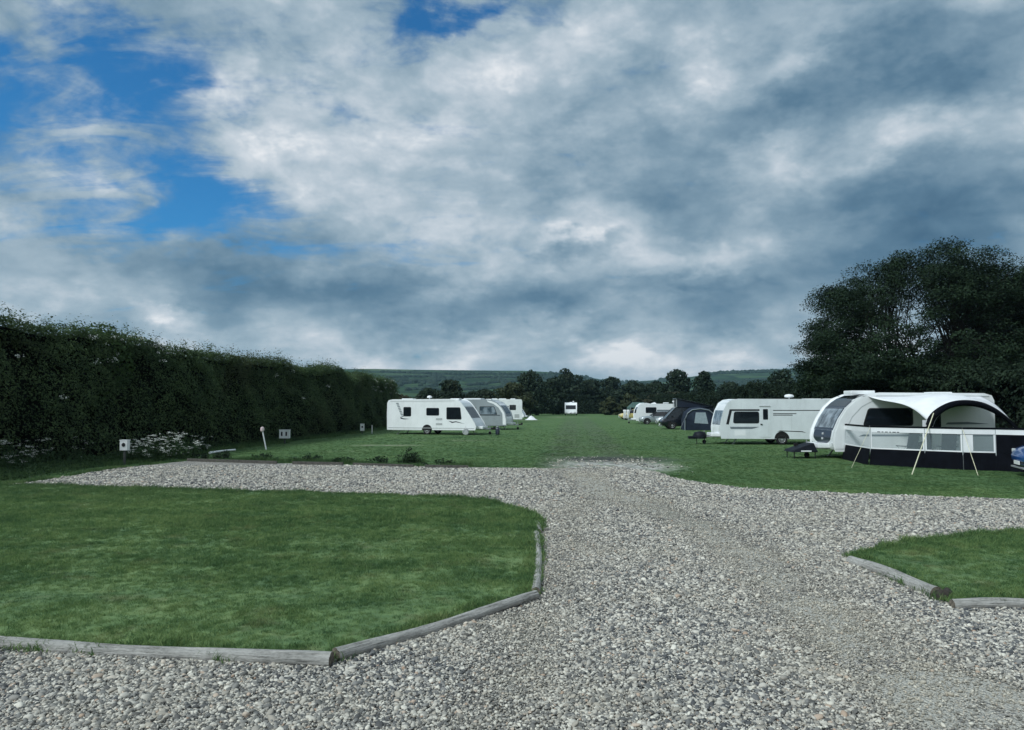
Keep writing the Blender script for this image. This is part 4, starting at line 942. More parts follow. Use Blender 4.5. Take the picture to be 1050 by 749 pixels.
PITCHED = 'touring caravans parked on the field'
def caravans():
    kit_mats(); dk = K['trim']
    # ---- nearest on the left: long white body, sloping front to the right
    A = [(0,.38),(-.02,1.4),(0,2.30),(.10,2.47),(.40,2.53),(5.15,2.55),(5.45,2.50),(5.72,2.33),(6.05,1.95),(6.50,1.28),(6.80,.82),(6.88,.62),(6.84,.40)]
    c = deep(448, 446, 55.2)
    v = Van('caravan', 'long white caravan with dark windows and swoosh decals, nearest on the left', (c.x-.1, 55.8, 0), R(-16), A, 2.25, K['white'], PITCHED); x = v.x
    v.side('window', rrect(x(1.28), x(1.86), 1.36, 1.98, .08), K['glass'], (-1, 1), frame=dk)
    v.side('window', rrect(x(3.12), x(4.06), 1.42, 1.92, .08), K['glass'], (-1, 1), frame=dk)
    v.side('window', rrect(x(4.70), x(5.80), 1.16, 1.95, .08, 0, -.10), K['glass'], (-1, 1), frame=dk)
    for z in (1.06, .70): v.side('vent_grille', rrect(x(3.85), x(4.34), z, z+.15, .03), K['vent'], (-1,))
    st = MB()
    for k in range(9):
        t = k/8; xx, zz = x(.66)+t*.42, 2.32-t*.95; y = -v.W/2-.003
        st.add([(xx, y, zz), (xx+.20, y, zz), (xx+.23, y, zz-.075), (xx+.03, y, zz-.075)], [(0,1,2,3)])
    st.build('stripe_decal', K['mid'], v.o)
    sw = MB(); y = -v.W/2-.003
    sw.add([(x(1.0), y, 1.30), (x(1.25), y, 1.18), (x(1.75), y, 1.13), (x(1.3), y, 1.10), (x(1.05), y, 1.15)], [(0,1,2,3,4)])
    sw.build('swoosh_decal', K['navy'], v.o); sw = MB(); sw.add([(x(4.8), y, 1.02), (x(5.1), y, .86), (x(5.4), y, .92), (x(6.1), y, .80), (x(5.4), y, .99), (x(5.15), y, .95)], [(0,1,2,3,4,5)])
    sw.build('swoosh_decal', K['navy'], v.o)
    v.side('locker_hatch', rrect(x(.55), x(1.15), .55, .95, .04), K['white'], (-1,), .006)
    for a, b in ((-.98, -.36), (-.33, .33), (.36, .98)): v.face('front_window', 1.22, 2.02, a, b, K['glass'])
    v.face('front_locker', .62, 1.10, -.9, .9, K['white'], .02)
    v.face('front_trim', 2.08, 2.44, -1.0, 1.0, K['white'], .02)
    v.side('awning_rail', [(x(.2), 2.46), (x(5.3), 2.48), (x(5.3), 2.45), (x(.2), 2.43)], K['vent'], (-1, 1))
    v.side('sill_trim', [(x(.05), .50), (x(6.8), .50), (x(6.8), .46), (x(.05), .46)], K['vent'], (-1, 1))
    for q, l in ((1.2, .9), (5.0, .7)): v.vent(x(q), 0, .6, l, .11)
    v.dome(x(3.0), -.3, .17); v.vent(x(3.55), .2, .4, .5, .07); v.running(x(3.15)); v.rear_lights()
    # ---- second on the left: silver-grey, rounded front
    B = [(0,.40),(0,2.35),(.10,2.52),(.45,2.58),(4.6,2.60),(5.1,2.54),(5.6,2.33),(6.0,1.98),(6.30,1.5),(6.45,1.0),(6.47,.7),(6.42,.42)]
    v = Van('caravan', 'silver grey caravan with rounded white front frame, just behind the long white one', (-3.35, 66.6, 0), R(-14), B, 2.3, K['silver'], PITCHED); x = v.x
    v.side('window', rrect(x(4.1), x(5.6), 1.35, 2.0, .08, 0, -.25), K['pale'], (-1, 1), frame=dk)
    v.side('window', rrect(x(2.4), x(3.7), 1.40, 1.95, .08), K['pale'], (-1, 1), frame=dk)
    v.side('side_stripe', [(x(1.0), 1.28), (x(5.9), 1.28), (x(5.9), 1.24), (x(1.0), 1.24)], K['navy'], (-1, 1))
    v.face('front_surround', .55, 2.45, -1.12, 1.12, K['white'], .012); v.face('front_window', 1.15, 2.1, -.85, .85, K['glass'], .03)
    v.side('cheek_trim', [(x(4.7), 2.57), (x(5.12), 2.5), (x(5.6), 2.3), (x(6.02), 1.9), (x(6.28), 1.5), (x(6.42), .9), (x(6.42), .45), (x(6.15), .45), (x(6.12), 1.4), (x(5.75), 1.95), (x(5.3), 2.25), (x(4.8), 2.42)], K['white'], (-1, 1), .008)
    v.vent(x(3.2), 0, 1.2, 1.6, .16); v.vent(x(4.6), 0, .5, .5, .10); v.vent(x(1.0), 0, .5, .5, .1); v.running(x(2.9)); v.rear_lights()
    # ---- third on the left: square-ended motorhome, tail to the lane
    Cp = [(0,.42),(0,2.6),(.06,2.76),(.3,2.80),(4.9,2.80),(5.5,2.72),(5.9,2.35),(6.0,1.75),(6.75,1.15),(7.0,.9),(7.02,.45)]
    v = Van('motorhome', 'square ended white motorhome, third vehicle on the left with small dark side window', (-2.3, 93.5, 0), R(180), Cp, 2.3, K['white'], None, 'motorhome'); x = v.x
    v.side('window', rrect(x(.75), x(1.5), 1.55, 2.12, .06), K['glass'], (-1, 1), frame=dk)
    v.side('window', rrect(x(3.0), x(3.9), 1.55, 2.05, .06), K['glass'], (-1, 1), frame=dk)
    v.side('window', rrect(x(5.2), x(5.9), 1.30, 1.85, .08, 0, -.1), K['glass'], (-1, 1), frame=dk)
    v.side('side_stripe', [(x(1.6), 2.02), (x(4.9), 2.02), (x(4.9), 1.95), (x(1.6), 1.95)], K['navy'], (1, -1))
    v.side('locker_hatch', rrect(x(.3), x(.9), .55, 1.0, .04), K['vent'], (1,), .006)
    v.face('windscreen', 1.25, 1.75, -.9, .9, K['glass'])
    for q, l in ((1.1, .6), (2.4, .9), (3.4, .7)): v.vent(x(q), 0, .6, l, .16)
    for wx_ in (1.6, 5.6):
        for sd in (-1, 1):
            prism_y([(x(wx_)+.42*math.cos(R(a)), .36+.42*math.sin(R(a))) for a in range(0, 181, 12)], sd*(v.W/2-.1), sd*(v.W/2+.004)).build('wheel_arch', K['dark'], v.o)
            make_wheel(v.o, x(wx_), sd*(v.W/2-.09), .34, .2, side=sd)
    v.rear_lights()
    # ---- fourth on the left, only its front peeps out
    v = Van('caravan', 'white caravan farthest along the left row, only its sloping front showing', (-1.55, 109, 0), R(-10), A, 2.2, K['white'], PITCHED); x = v.x
    v.side('window', rrect(x(4.6), x(5.7), 1.2, 1.95, .08, 0, -.1), K['glass'], (-1, 1), frame=dk)
    v.face('front_window', 1.22, 2.02, -.95, .95, K['glass']); v.running(x(3.1)); v.rear_lights(); v.vent(x(4.4))
    # ---- the lone one at the far end, seen end on
    D = [(0,.40),(0,2.3),(.10,2.50),(.4,2.58),(4.6,2.60),(5.0,2.54),(5.35,2.2),(5.5,1.7),(5.7,1.0),(5.72,.42)]
    v = Van('caravan', 'lone white caravan seen end on before the dark hedge closing the field', (12.0, 152, 0), R(-95), D, 2.45, K['white'], PITCHED); x = v.x
    v.face('front_window', 1.25, 2.05, -1.0, 1.0, K['glass']); v.face('lower_panel', .5, .66, -1.15, 1.15, K['vent'], .01)
    v.side('window', rrect(x(3.2), x(4.6), 1.25, 1.95, .08), K['glass'], (-1, 1), frame=dk); v.running(x(2.6)); v.rear_lights(); v.vent(x(3)); v.dome(x(4.2), .5)
    # ---- right: the caravan with the roof aerial
    E = [(0,.36),(0,2.22),(.08,2.37),(.35,2.44),(5.95,2.46),(6.28,2.41),(6.52,2.24),(6.72,1.85),(6.86,1.35),(6.93,.95),(6.92,.70),(6.86,.38)]
    v = Van('caravan', 'grey white caravan with roof aerial, striped side and dark framed window on the right', (14.98, 42.0, 0), R(177), E, 2.25, K['grey'], PITCHED); f = v.f
    v.side('window', rrect(f(2.05), f(.72), 1.20, 1.78, .10, 0, -.06), K['glass'], (-1, 1), frame=dk)
    v.side('window', rrect(f(5.9), f(4.9), 1.25, 1.78, .08), K['glass'], (-1,), frame=dk)
    v.side('window_surround', [(f(2.25), 1.94), (f(.50), 1.94), (f(.30), 1.12), (f(.44), 1.10), (f(.62), 1.85), (f(2.25), 1.85)], dk, (1, -1), .006)
    d = v.side('door', rrect(f(2.72), f(2.12), .42, 2.03, .06), K['grey'], (1,), .012)[0]
    prism_y(rrect(f(2.56), f(2.30), 1.38, 1.95, .03), v.W/2, v.W/2+.024).build('door_window', K['glass'], d)
    MB().box((f(2.20), v.W/2+.03, 1.12), (.10, .04, .05)).build('handle', dk, d)
    v.side('awning_light', rrect(f(2.7), f(2.1), 2.09, 2.14, .02), K['vent'], (1,), .03)
    for z, a, b in ((1.88, 2.85, 6.2), (1.70, 2.85, 4.1), (1.62, 2.85, 3.9)): v.side('side_stripe', [(f(b), z+.02), (f(a), z+.02), (f(a), z-.02), (f(b), z-.02)], dk, (1, -1), .004)
    v.side('lower_decal', [(f(2.1), .98), (f(.50), .98), (f(.55), .86), (f(1.7), .86)], K['mid'], (1, -1), .004)
    v.side('arch_trim', [(f(4.6), .66), (f(4.4), .74), (f(3.2), .78), (f(3.05), .72), (f(3.3), .74), (f(4.35), .70)], dk, (1,), .006)
    v.side('locker_hatch', rrect(f(1.35), f(.75), .5, .78, .03), K['white'], (1,), .005); v.side('locker_hatch', rrect(f(5.9), f(4.8), .5, .9, .03), K['white'], (1,), .005)
    v.face('front_panel', .45, 2.38, -1.10, 1.10, K['white'], .010)
    for a, b in ((-.98, -.42), (-.38, .38), (.42, .98)): v.face('front_window', 1.08, 1.86, a, b, K['pale'], .03)
    v.dome(f(4.0), .25, .24); v.vent(f(5.3), 0, .6, .9, .08); v.vent(f(6.3), 0, .6, .6, .08); v.vent(f(2.4), 0, .4, .4, .06); v.running(f(3.3)); v.rear_lights()
    # ---- right, near: the one with the awning
    F = [(0,.36),(0,2.35),(.08,2.52),(.35,2.60),(4.55,2.63),(5.05,2.58),(5.50,2.40),(5.88,2.06),(6.18,1.62),(6.38,1.18),(6.45,.85),(6.43,.6),(6.36,.36)]
    v = Van('caravan', 'white caravan with big curved front windows and navy nose panel, behind the windbreak awning', (16.15, 31.2, 0), R(180), F, 2.3, K['white'], PITCHED); f = v.f
    v.side('window', rrect(f(3.15), f(1.25), 1.38, 2.02, .10, 0, -.22), K['glass'], (1, -1), frame=dk)
    v.side('window', rrect(f(5.9), f(5.2), 1.4, 2.0, .08), K['pale'], (-1,), frame=dk)
    d = v.side('door', rrect(f(4.45), f(3.85), .42, 2.10, .06), K['white'], (1,), .012)[0]
    prism_y(rrect(f(4.32), f(3.98), 1.30, 2.0, .03), v.W/2, v.W/2+.024).build('door_window', K['glass'], d)
    MB().box((f(3.95), v.W/2+.03, 1.15), (.10, .04, .05)).build('handle', dk, d)
    v.side('swoosh_decal', [(f(6.3), 1.42), (f(5.4), 1.50), (f(4.6), 1.48), (f(4.5), 1.40), (f(5.2), 1.40)], K['mid'], (1, -1), .004)
    v.side('lower_decal', [(f(6.4), 1.0), (f(1.2), 1.0), (f(1.0), .92), (f(6.4), .92)], K['mid'], (1, -1), .004)
    for k in range(2): v.side('vent_grille', rrect(f(5.0), f(4.6), .75-k*.28, .92-k*.28, .03), K['vent'], (1,), .02)
    v.side('cheek_trim', [(f(1.75), 2.61), (f(1.35), 2.55), (f(.95), 2.38), (f(.58), 2.05), (f(.28), 1.6), (f(.08), 1.1), (f(.02), .8), (f(.05), .42), (f(.42), .42), (f(.45), 1.1), (f(.75), 1.7), (f(1.15), 2.12), (f(1.75), 2.42)], K['white'], (1, -1), .014)
    v.face('roof_window', 2.12, 2.55, -.88, .88, K['glass'], .016, narrow=.1); v.face('window_bar', 2.04, 2.11, -.9, .9, K['navy'], .016)
    for a, b in ((-.88, -.50), (-.46, .46), (.50, .88)): v.face('front_window', 1.24, 2.02, a, b, K['pale'], .026)
    v.face('front_surround', 1.16, 2.58, -.93, .93, K['navy'], .008)
    n = v.face('nose_panel', .58, 1.15, -.86, .86, K['navy'], .014, uround=.55)
    for z in (.80, 1.0): 
        xx, nr = v.fx(z); MB().box((xx+.03, .10, z), (.05, .10, .09)).build('marker_light', K['lens'], n, bevel=.015)
    for sd in (-1, 1): xx, nr = v.fx(.6); MB().box((xx+.012, sd*.98, .62), (.03, .12, .05)).build('marker_light', K['lens'], v.o)
    for q, l, h in ((1.6, 1.0, .16), (4.9, .8, .10), (2.9, .5, .05), (5.6, .6, .05)): v.vent(f(q), 0, .7, l, h)
    v.side('awning_rail', [(f(6.3), 2.55), (f(1.2), 2.56), (f(1.2), 2.52), (f(6.3), 2.51)], K['vent'], (1, -1))
    v.running(f(3.6)); v.rear_lights()
    # ---- small rounded one beyond, on the right
    S_ = [(0,.36),(0,1.95),(.10,2.14),(.5,2.22),(3.6,2.24),(4.05,2.34),(4.55,2.30),(4.90,2.05),(5.12,1.6),(5.22,1.1),(5.24,.7),(5.2,.38)]
    v = Van('caravan', 'small rounded white caravan beyond the parked silver cars on the right', (16.95, 87, 0), R(178), S_, 2.1, K['white'], PITCHED); f = v.f
    v.side('window', rrect(f(2.3), f(1.15), 1.25, 1.85, .08), K['glass'], (1, -1), frame=dk); v.side('side_stripe', [(f(5.1), 1.6), (f(2.4), 1.6), (f(2.4), 1.25), (f(5.1), 1.25)], K['mid'], (1,), .004)
    v.face('front_window', 1.2, 1.9, -.85, .85, K['glass']); v.vent(f(3.6), 0, .5, .6, .1); v.dome(f(4.5), 0, .14); v.running(f(2.9)); v.rear_lights()

def car(name, label, loc, rz, paint, L=4.4, W=1.8, H=1.5, kind='hatch', group=None, cat='car', bonnet=.92):
    """x points to the front; the shell is lofted from cross sections"""
    o = tag(empty(name, loc, rz), label, cat, group); h = W/2
    if kind == 'van':
        st = [(-.5,.62,.95,.93),(-.49,.35,1.05,.99),(-.40,.28,1.08,1.),(-.2,.26,1.08,1.),(.1,.26,1.08,1.),(.30,.26,1.07,1.),(.42,.27,1.00,.99),(.48,.34,.84,.93),(.5,.50,.68,.84)]
        cab = [(-.485,1.08,.99),(-.46,H-.06,.86),(-.40,H,.84),(.16,H,.84),(.24,H-.06,.84),(.41,1.02,.95)]
    else:
        b = bonnet
        st = [(-.5,.55,.80,.84),(-.485,.35,.92,.93),(-.42,.26,.97,.99),(-.25,.22,.96,1.),(0.,.21,.94,1.),(.18,.21,b+.02,1.),(.30,.22,b-.01,.99),(.42,.24,b-.08,.96),(.475,.32,b-.18,.88),(.5,.48,b-.30,.76)]
        cab = [(-.47,.93,.93),(-.43,H*.86,.82),(-.33,H*.97,.76),(-.10,H,.75),(.04,H*.97,.76),(.19,b+.03,.93)]
    V = []
    for x, zb, zt, w in st:
        x *= L; w *= h
        V += [(x, y, z) for y, z in ((-w*.86, zb), (-w*.97, zb+(zt-zb)*.22), (-w, zb+(zt-zb)*.55), (-w*.96, zt-.06), (-w*.86, zt), (-w*.4, zt+.025), (w*.4, zt+.025), (w*.86, zt), (w*.96, zt-.06), (w, zb+(zt-zb)*.55), (w*.97, zb+(zt-zb)*.22), (w*.86, zb))]
    n = 12; m = len(st); F = [(i*n+k, i*n+(k+1)%n, (i+1)*n+(k+1)%n, (i+1)*n+k) for i in range(m-1) for k in range(n)]+[tuple(range(n)), tuple(reversed(range((m-1)*n, m*n)))]
    body = MB().add(V, F).build('body', paint, o, 42)
    G = MB(); gv = []
    for x, z, w in cab: gv += [(x*L, -w*h*.97, z), (x*L, w*h*.97, z)]
    low = [(x*L, s*h*.95, .85 if kind != 'van' else 1.0) for x, _, _ in (cab[0], cab[-1]) for s in (-1, 1)]
    k = len(cab); prof_l = [2*i for i in range(k)]; prof_r = [2*i+1 for i in range(k)]
    G.add(gv+low, [tuple(prof_l+[2*k+2, 2*k]), tuple(reversed(prof_r+[2*k+3, 2*k+1])), (0, 1, 2*k+1, 2*k), (2*k-2, 2*k+2, 2*k+3, 2*k-1)]+[(2*i, 2*i+2, 2*i+3, 2*i+1) for i in range(k-1)])
    G.build('windows', K['glass'], o, 25)
    rf = MB()
    top = cab[2:4] if kind != 'van' else cab[1:5]
    top = cab[1:-1]
    rv = [];
    for x, z, w in top: rv += [(x*L, -w*h*1.0, z-.03), (x*L, -w*h*.9, z+.022), (x*L, w*h*.9, z+.022), (x*L, w*h*1.0, z-.03)]
    rf.add(rv, [(4*i+j, 4*i+4+j, 4*i+5+j, 4*i+1+j) for i in range(len(top)-1) for j in range(3)]); rf.build('roof', paint, o, 40)
    for sd in (-1, 1):
        pl = MB(); P = [Vector((x*L, sd*w*h*.985, z)) for x, z, w in cab]
        pl.bar(P[0], P[1], .07); pl.bar(P[-1], P[-2], .06)
        for t in ((.42,) if kind != 'van' else (.35, .68)):
            xx = cab[0][0]*L+(cab[-1][0]-cab[0][0])*L*t; zt = H-.02; pl.bar((xx, sd*h*.955, .93 if kind != 'van' else 1.06), (xx, sd*h*(cab[3][2])*.985, zt), .07)
        pl.build('window_pillars', K['trim'], o)
        MB().box((.17*L if kind != 'van' else .30*L, sd*(h+.08), 1.0 if kind != 'van' else 1.15), (.12, .18, .13)).build('mirror', paint, o, bevel=.03)
        xs, zs = .455*L, (bonnet-.24 if kind != 'van' else .80)
        MB().box((xs, sd*h*.70, zs), (.24, h*.34, .13), Matrix.Rotation(-sd*.35, 3, 'Z')).build('headlight', K['lens'], o, bevel=.03)
        MB().box((-.488*L, sd*h*.74, .85), (.12, h*.25, .22)).build('tail_light', K['red'], o, bevel=.02)
        for wx in (-.30, .305):
            r = .325 if L < 4.7 else .34
            prism_y([(wx*L+(r+.065)*math.cos(R(a)), r+(r+.065)*math.sin(R(a))) for a in range(-25, 206, 11)], sd*h*.82, sd*(h*.99+.004)).build('wheel_arch', K['dark'], o)
            make_wheel(o, wx*L, sd*(h-.085), r, .21, 8, sd)
    MB().box((.487*L, 0, .50), (.10, W*.62, .18)).build('grille', K['trim'], o, bevel=.03)
    MB().box((.495*L, 0, .28), (.10, W*.72, .05)).build('bumper_trim', K['alloy'], o, bevel=.015)
    MB().box((.503*L+.02, 0, .43), (.02, .52, .115)).build('number_plate', K['plate'], o)
    return o

def cars_and_tents():
    blue = mat('blue_car_paint', (.012,.085,.30), .28, .3, var=.04, coat=.8); silver = mat('silver_car_paint', (.30,.34,.36), .4, .3, var=.04, coat=.5)
    pale = mat('pale_car_paint', (.60,.63,.64), .28, .2, var=.04, coat=.8); black = mat('dark_van_paint', (.006,.008,.013), .25, .0, var=.1, coat=.6); yellow = mat('cream_yellow_paint', (.62,.50,.20), .35, var=.05, coat=.5)
    # the blue car: nose just inside the right edge
    n = Vector((15.50, 22.95)); a = math.atan2(.33, -.94); L = 4.3
    car('parked_car', 'bright blue car with white front plate, cut off by the photo edge', (n.x-math.cos(a)*L*.5, n.y-math.sin(a)*L*.5, 0), a, blue, L, 1.8, 1.55, bonnet=1.0)
    c = at(671, 435.5); car('parked_car', 'silver car parked nose to the lane before the small rounded caravan', (c.x+.6, c.y+1.2, 0), R(176), silver, 4.1, 1.75, 1.42)
    c = at(686, 437); car('parked_car', 'pale car with bright bonnet between the silver car and the dark campervan', (c.x+1., c.y+1., 0), R(174), pale, 4.2, 1.78, 1.46)
    c = at(694, 440.5)
    o = car('campervan', 'dark campervan with its pop-top roof raised, beside the blue grey tent', (c.x+1.2, c.y+1.2, 0), R(178), black, 4.9, 1.9, 1.95, 'van', cat='campervan')
    pt = MB(); x0, x1, z = 1.0, -2.2, 1.97; w = .80                       # raised at the front, hinged at the tail
    pt.add([(x0, -w, z), (x0, w, z), (x1, w, z), (x1, -w, z), (x0, -w, z+.72), (x0, w, z+.72), (x1, w, z+.03), (x1, -w, z+.03)], [(3,2,1,0), (0,1,5,4), (4,5,6,7), (1,2,6,5), (2,3,7,6), (3,0,4,7)])
    pt.build('pop_top_canvas', K['navy'], o)
    MB().bar((x0+.12, 0, z+.76), (x1-.05, 0, z+.06), 2*w+.16, .07).build('pop_top_roof', black, o, bevel=.02)
    for s in (-1, 1): MB().bar((x0+.08, s*(w+.02), z), (x0+.08, s*(w+.02), z+.72), .04).build('pop_top_strut', K['vent'], o)
    # drive-away tent beside it
    cloth = mat('slate_tent_cloth', (.018,.026,.042), .85, var=.2, vscale=2, bmp=.15, bscale=14, spec=.15); pane = mat('tent_window_film', (.30,.36,.40), .25, var=.1)
    c = at(720, 441.5); o = tag(empty('tent', (c.x, c.y+1.3, 0), R(-4)), 'slate blue domed tent with one pale window beside the dark campervan', 'tent')
    ring = [(-1.32, 0), (-1.30, .9), (-1.12, 1.5), (-.7, 1.84), (0, 1.93), (.7, 1.80), (1.12, 1.42), (1.32, .8), (1.42, 0)]
    t = MB(); V = []
    for k, (yy, s) in enumerate(((-1.25, .93), (-1.1, 1.), (0, 1.04), (1.1, 1.), (1.25, .93))):
        V += [(x*s, yy, z*s) for x, z in ring]
    m = len(ring); t.add(V, [(i*m+j, i*m+j+1, (i+1)*m+j+1, (i+1)*m+j) for i in range(4) for j in range(m-1)]+[tuple(range(m)), tuple(reversed(range(4*m, 5*m)))])
    t.build('canopy', cloth, o, 50)
    prism_y([(-.55, .62), (.62, .55), (.40, 1.52), (-.42, 1.52)], -1.27, -1.235).build('window', pane, o)
    MB().tube([(x*1.02, -1.26, z*.95) for x, z in ring], .05, 8).build('air_beam', K['mid'], o, 60)
    for s, e in ((-1.35, -1.9), (1.4, 1.95)): MB().tube([(s*.9, -1.2, 1.3), (e, -1.9, .02)], .006, 4).build('guy_rope', K['vent'], o)
    # far little group: yellow car, green shelter, white canopy and cloths
    c = at(640, 430.3); car('parked_car', 'cream yellow car at the far end of the right row beside the green tent', (c.x+1.4, c.y+1.0, 0), R(183), yellow, 4.0, 1.75, 1.45)
    green = mat('green_tent_cloth', (.05,.10,.085), .8, var=.2, vscale=2); wcl = mat('white_canvas', (.70,.71,.70), .8, var=.06, vscale=3, bmp=.1, bscale=10)
    o = tag(empty('shelter_tent', (19.3, 114, 0), R(3)), 'dark green open fronted shelter tent behind the cream yellow car', 'tent'); p = MB()
    p.add([(-1.5,-1.3,1.75),(1.5,-1.3,1.75),(1.5,1.3,1.75),(-1.5,1.3,1.75),(-.9,0,2.55),(.9,0,2.55)], [(0,1,5,4),(2,3,4,5),(1,2,5),(3,0,4)]); p.build('roof', green, o)
    w = MB(); w.box((-1.49, 0, .88), (.02, 2.6, 1.74)).box((1.49, 0, .88), (.02, 2.6, 1.74)).box((0, 1.29, .88), (2.96, .02, 1.74)); w.build('wall', green, o)
    for a in (-1.47, 1.47): MB().tube([(a, -1.3, 0), (a, -1.3, 1.76)], .025, 6).build('pole', K['vent'], o)
    o = tag(empty('sun_canopy', (18.1, 101.5, 0), R(8)), 'slanting white sun canopy just left of the small rounded caravan', 'canopy'); V = []
    for i in range(7):
        for j in range(7): u, q = i/6-.5, j/6-.5; V.append((u*2.6, q*2.2, 2.25-.55*(u+.5)*-1-.55+.25*math.cos(q*3)-.12*math.cos(u*3)))
    MB().add(V, [(i*7+j, i*7+j+1, i*7+j+8, i*7+j+7) for i in range(6) for j in range(6)]).build('sheet', wcl, o, 80)
    for a, b, z in ((-1.25, -1.05, 1.72), (1.25, -1.05, 2.25), (-1.25, 1.05, 1.72), (1.25, 1.05, 2.25)): MB().tube([(a, b, 0), (a, b, z)], .02, 6).build('pole', K['vent'], o)
    for k, (px, l) in enumerate(((640.5, 'white cloth hanging from a line, left of two by the cream yellow car'), (644, 'white cloth hanging from a line, right of two by the cream yellow car'))):
        c = at(px, 430.8); V = []
        for i in range(7):
            for j in range(7): V.append(((i/6-.5)*.42*(1-.25*j/6)+.05*math.sin(j), .05*math.sin(i*1.9+k), 1.45-1.3*j/6-.1*(i/6-.5)**2))
        o = MB().add(V, [(i*7+j, i*7+j+1, i*7+j+8, i*7+j+7) for i in range(6) for j in range(6)]).build('hanging_cloth', wcl, None, 80); o.location = (c.x, c.y, 0); tag(o, l, 'cloth')
        sd = o.modifiers.new('thick', 'SOLIDIFY'); sd.thickness = .012

def awning():
    white = mat('awning_white', (.70,.71,.72), .75, var=.06, vscale=2, bmp=.12, bscale=9); black = mat('awning_black', (.0035,.0042,.007), .9, var=.3, vscale=3, bmp=.15, bscale=12, spec=.08); rope = mat('guy_cord', (.62,.60,.42), .8); grey = mat('awning_grey', (.34,.37,.38), .7, var=.1)
    # ---- windbreak standing in front
    pts = [at(866, 471), at(893, 477), at(949, 480.), at(988, 482.), at(1022, 483.), at(1082, 486)]
    o = tag(empty('windbreak', pts[1]), 'long windbreak of black skirts and clear windows in front of the awning caravan', 'windbreak'); b = pts[1]; P = [p-b for p in pts]
    H, M = 1.40, .60
    for k, (p, q) in enumerate(zip(P, P[1:])):
        d = (q-p); l = d.length; u = d/l; ang = math.atan2(u.y, u.x); rot = Matrix.Rotation(ang, 3, 'Z'); c = (p+q)/2
        def pan(name, x0, x1, z0, z1, th, m, off=0.):
            nn = Vector((u.y, -u.x, 0)); cc = p+u*((x0+x1)/2)+nn*off; cc.z = (z0+z1)/2
            return MB().box(cc, (x1-x0, th, z1-z0), rot).build(name, m, o)
        # black skirt, a little slack
        V = []; nx = 12
        for i in range(nx+1):
            for j in range(5): t, z = i/nx, M*j/4; w = p.lerp(q, t)+Vector((u.y, -u.x, 0))*(.03*math.sin(t*9+k)*(1-j/4)+.10*(1-j/4)); V.append((w.x, w.y, z))
        MB().add(V, [(i*5+j, i*5+5+j, i*5+6+j, i*5+1+j) for i in range(nx) for j in range(4)]).build('skirt', black, o, 80)
        e = .05
        f = pan('window_border', .0, l, H-.20, H-.03, .012, white)
        if k == 4:
            pan('dark_panel', 0, l, M, H-.20, .010, black); MB().bar(p+Vector((0, 0, H)), q+Vector((0, 0, H)), .035, .06).build('top_rail', black, o); continue
        pan('window_border', .0, l, M-.01, M+.035, .012, white); pan('window_border', 0, e*1.2, M+.035, H-.22, .012, white); pan('window_border', l-e*1.2, l, M+.035, H-.22, .012, white)
        if k in (1, 3): pan('window_border', l-.05 if k == 1 else .0, l if k == 1 else .30, M+.035, H-.22, .011, white, .004)
        pan('clear_window', e*1.2, l-e*1.2, M+.035, H-.22, .004, K['film'])
        MB().bar(p+Vector((0, 0, H)), q+Vector((0, 0, H)), .035, .06).build('top_rail', black, o)
    for p in P: MB().tube([p, p+Vector((0, 0, H+.03))], .016, 8).build('pole', grey, o, 60)
    pr = MB(); p, q = P[1], P[2]; u = (q-p).normalized()
    for k, w in enumerate((.10, .06, .09, .05, .11, .07)): c = p+u*(.30+.13*k)+Vector((u.y, -u.x, 0))*.008; c.z = H-.19; pr.box(c, (w, .004, .03), Matrix.Rotation(math.atan2(u.y, u.x), 3, 'Z'))
    pr.build('printed_mark', K['navy'], o)
    for top, foot, r in (((887, 458), (873, 480), .007), ((993, 456), (1003, 488), .008)):
        f = at(*foot); t = P[1 if top[0] < 900 else 3]+b; t = Vector((t.x, t.y-.02, 1.36)); MB().tube([t-b, f-b], r, 5).build('guy_rope', rope, o)
    # ---- the porch awning behind
    ya = 26.9; o = tag(empty('porch_awning', (16.4, ya, 0)), 'white scalloped porch awning on a black air arch, tied to the caravan side', 'awning'); b = Vector((16.4, ya, 0))
    def ap(px, py): v = deep(px, py, ya); return Vector((v.x, v.y, max(0, v.z)))-b
    foot = ap(951, 440); foot.z = 0
    arch = [foot, ap(951, 450), ap(952, 437), ap(956, 427.5), ap(964, 420.5), ap(975, 415), ap(988, 413), ap(1004, 414.5), ap(1018, 420), ap(1030, 428), ap(1039, 436), ap(1045, 444), ap(1049, 456)]
    ft = arch[-1].copy(); ft.z = 0; ft.x += .12; arch.append(ft)
    rad = [.13, .13, .13, .125, .12, .115, .11, .11, .10, .08, .07, .065, .065, .065]
    # smooth the arch
    def smooth(P, R_, n=2):
        for _ in range(n):
            Q, W = [P[0]], [R_[0]]
            for (p, r), (q, s) in zip(zip(P, R_), zip(P[1:], R_[1:])): Q += [p*.75+q*.25, p*.25+q*.75]; W += [r*.75+s*.25, r*.25+s*.75]
            P, R_ = Q+[P[-1]], W+[R_[-1]]
        return P, R_
    AP, AR = smooth(arch, rad)
    MB().tube(AP, AR, 10).build('air_arch', black, o, 60)
    MB().tube([p+Vector((-.0, -.02, 0))-(p-Vector((1.6, 0, .9))).normalized()*r*1.02 for p, r in zip(AP, AR)][6:-4], .014, 5).build('arch_piping', grey, o)
    # canopy: from the caravan rail down to the arch
    i0 = min(range(len(AP)), key=lambda i: abs(AP[i].z-1.42)+abs(AP[i].x+1.6)*.5); i1 = len(AP)-12; A_ = AP[i0:i1]; nA = len(A_); V = []; nr = 12
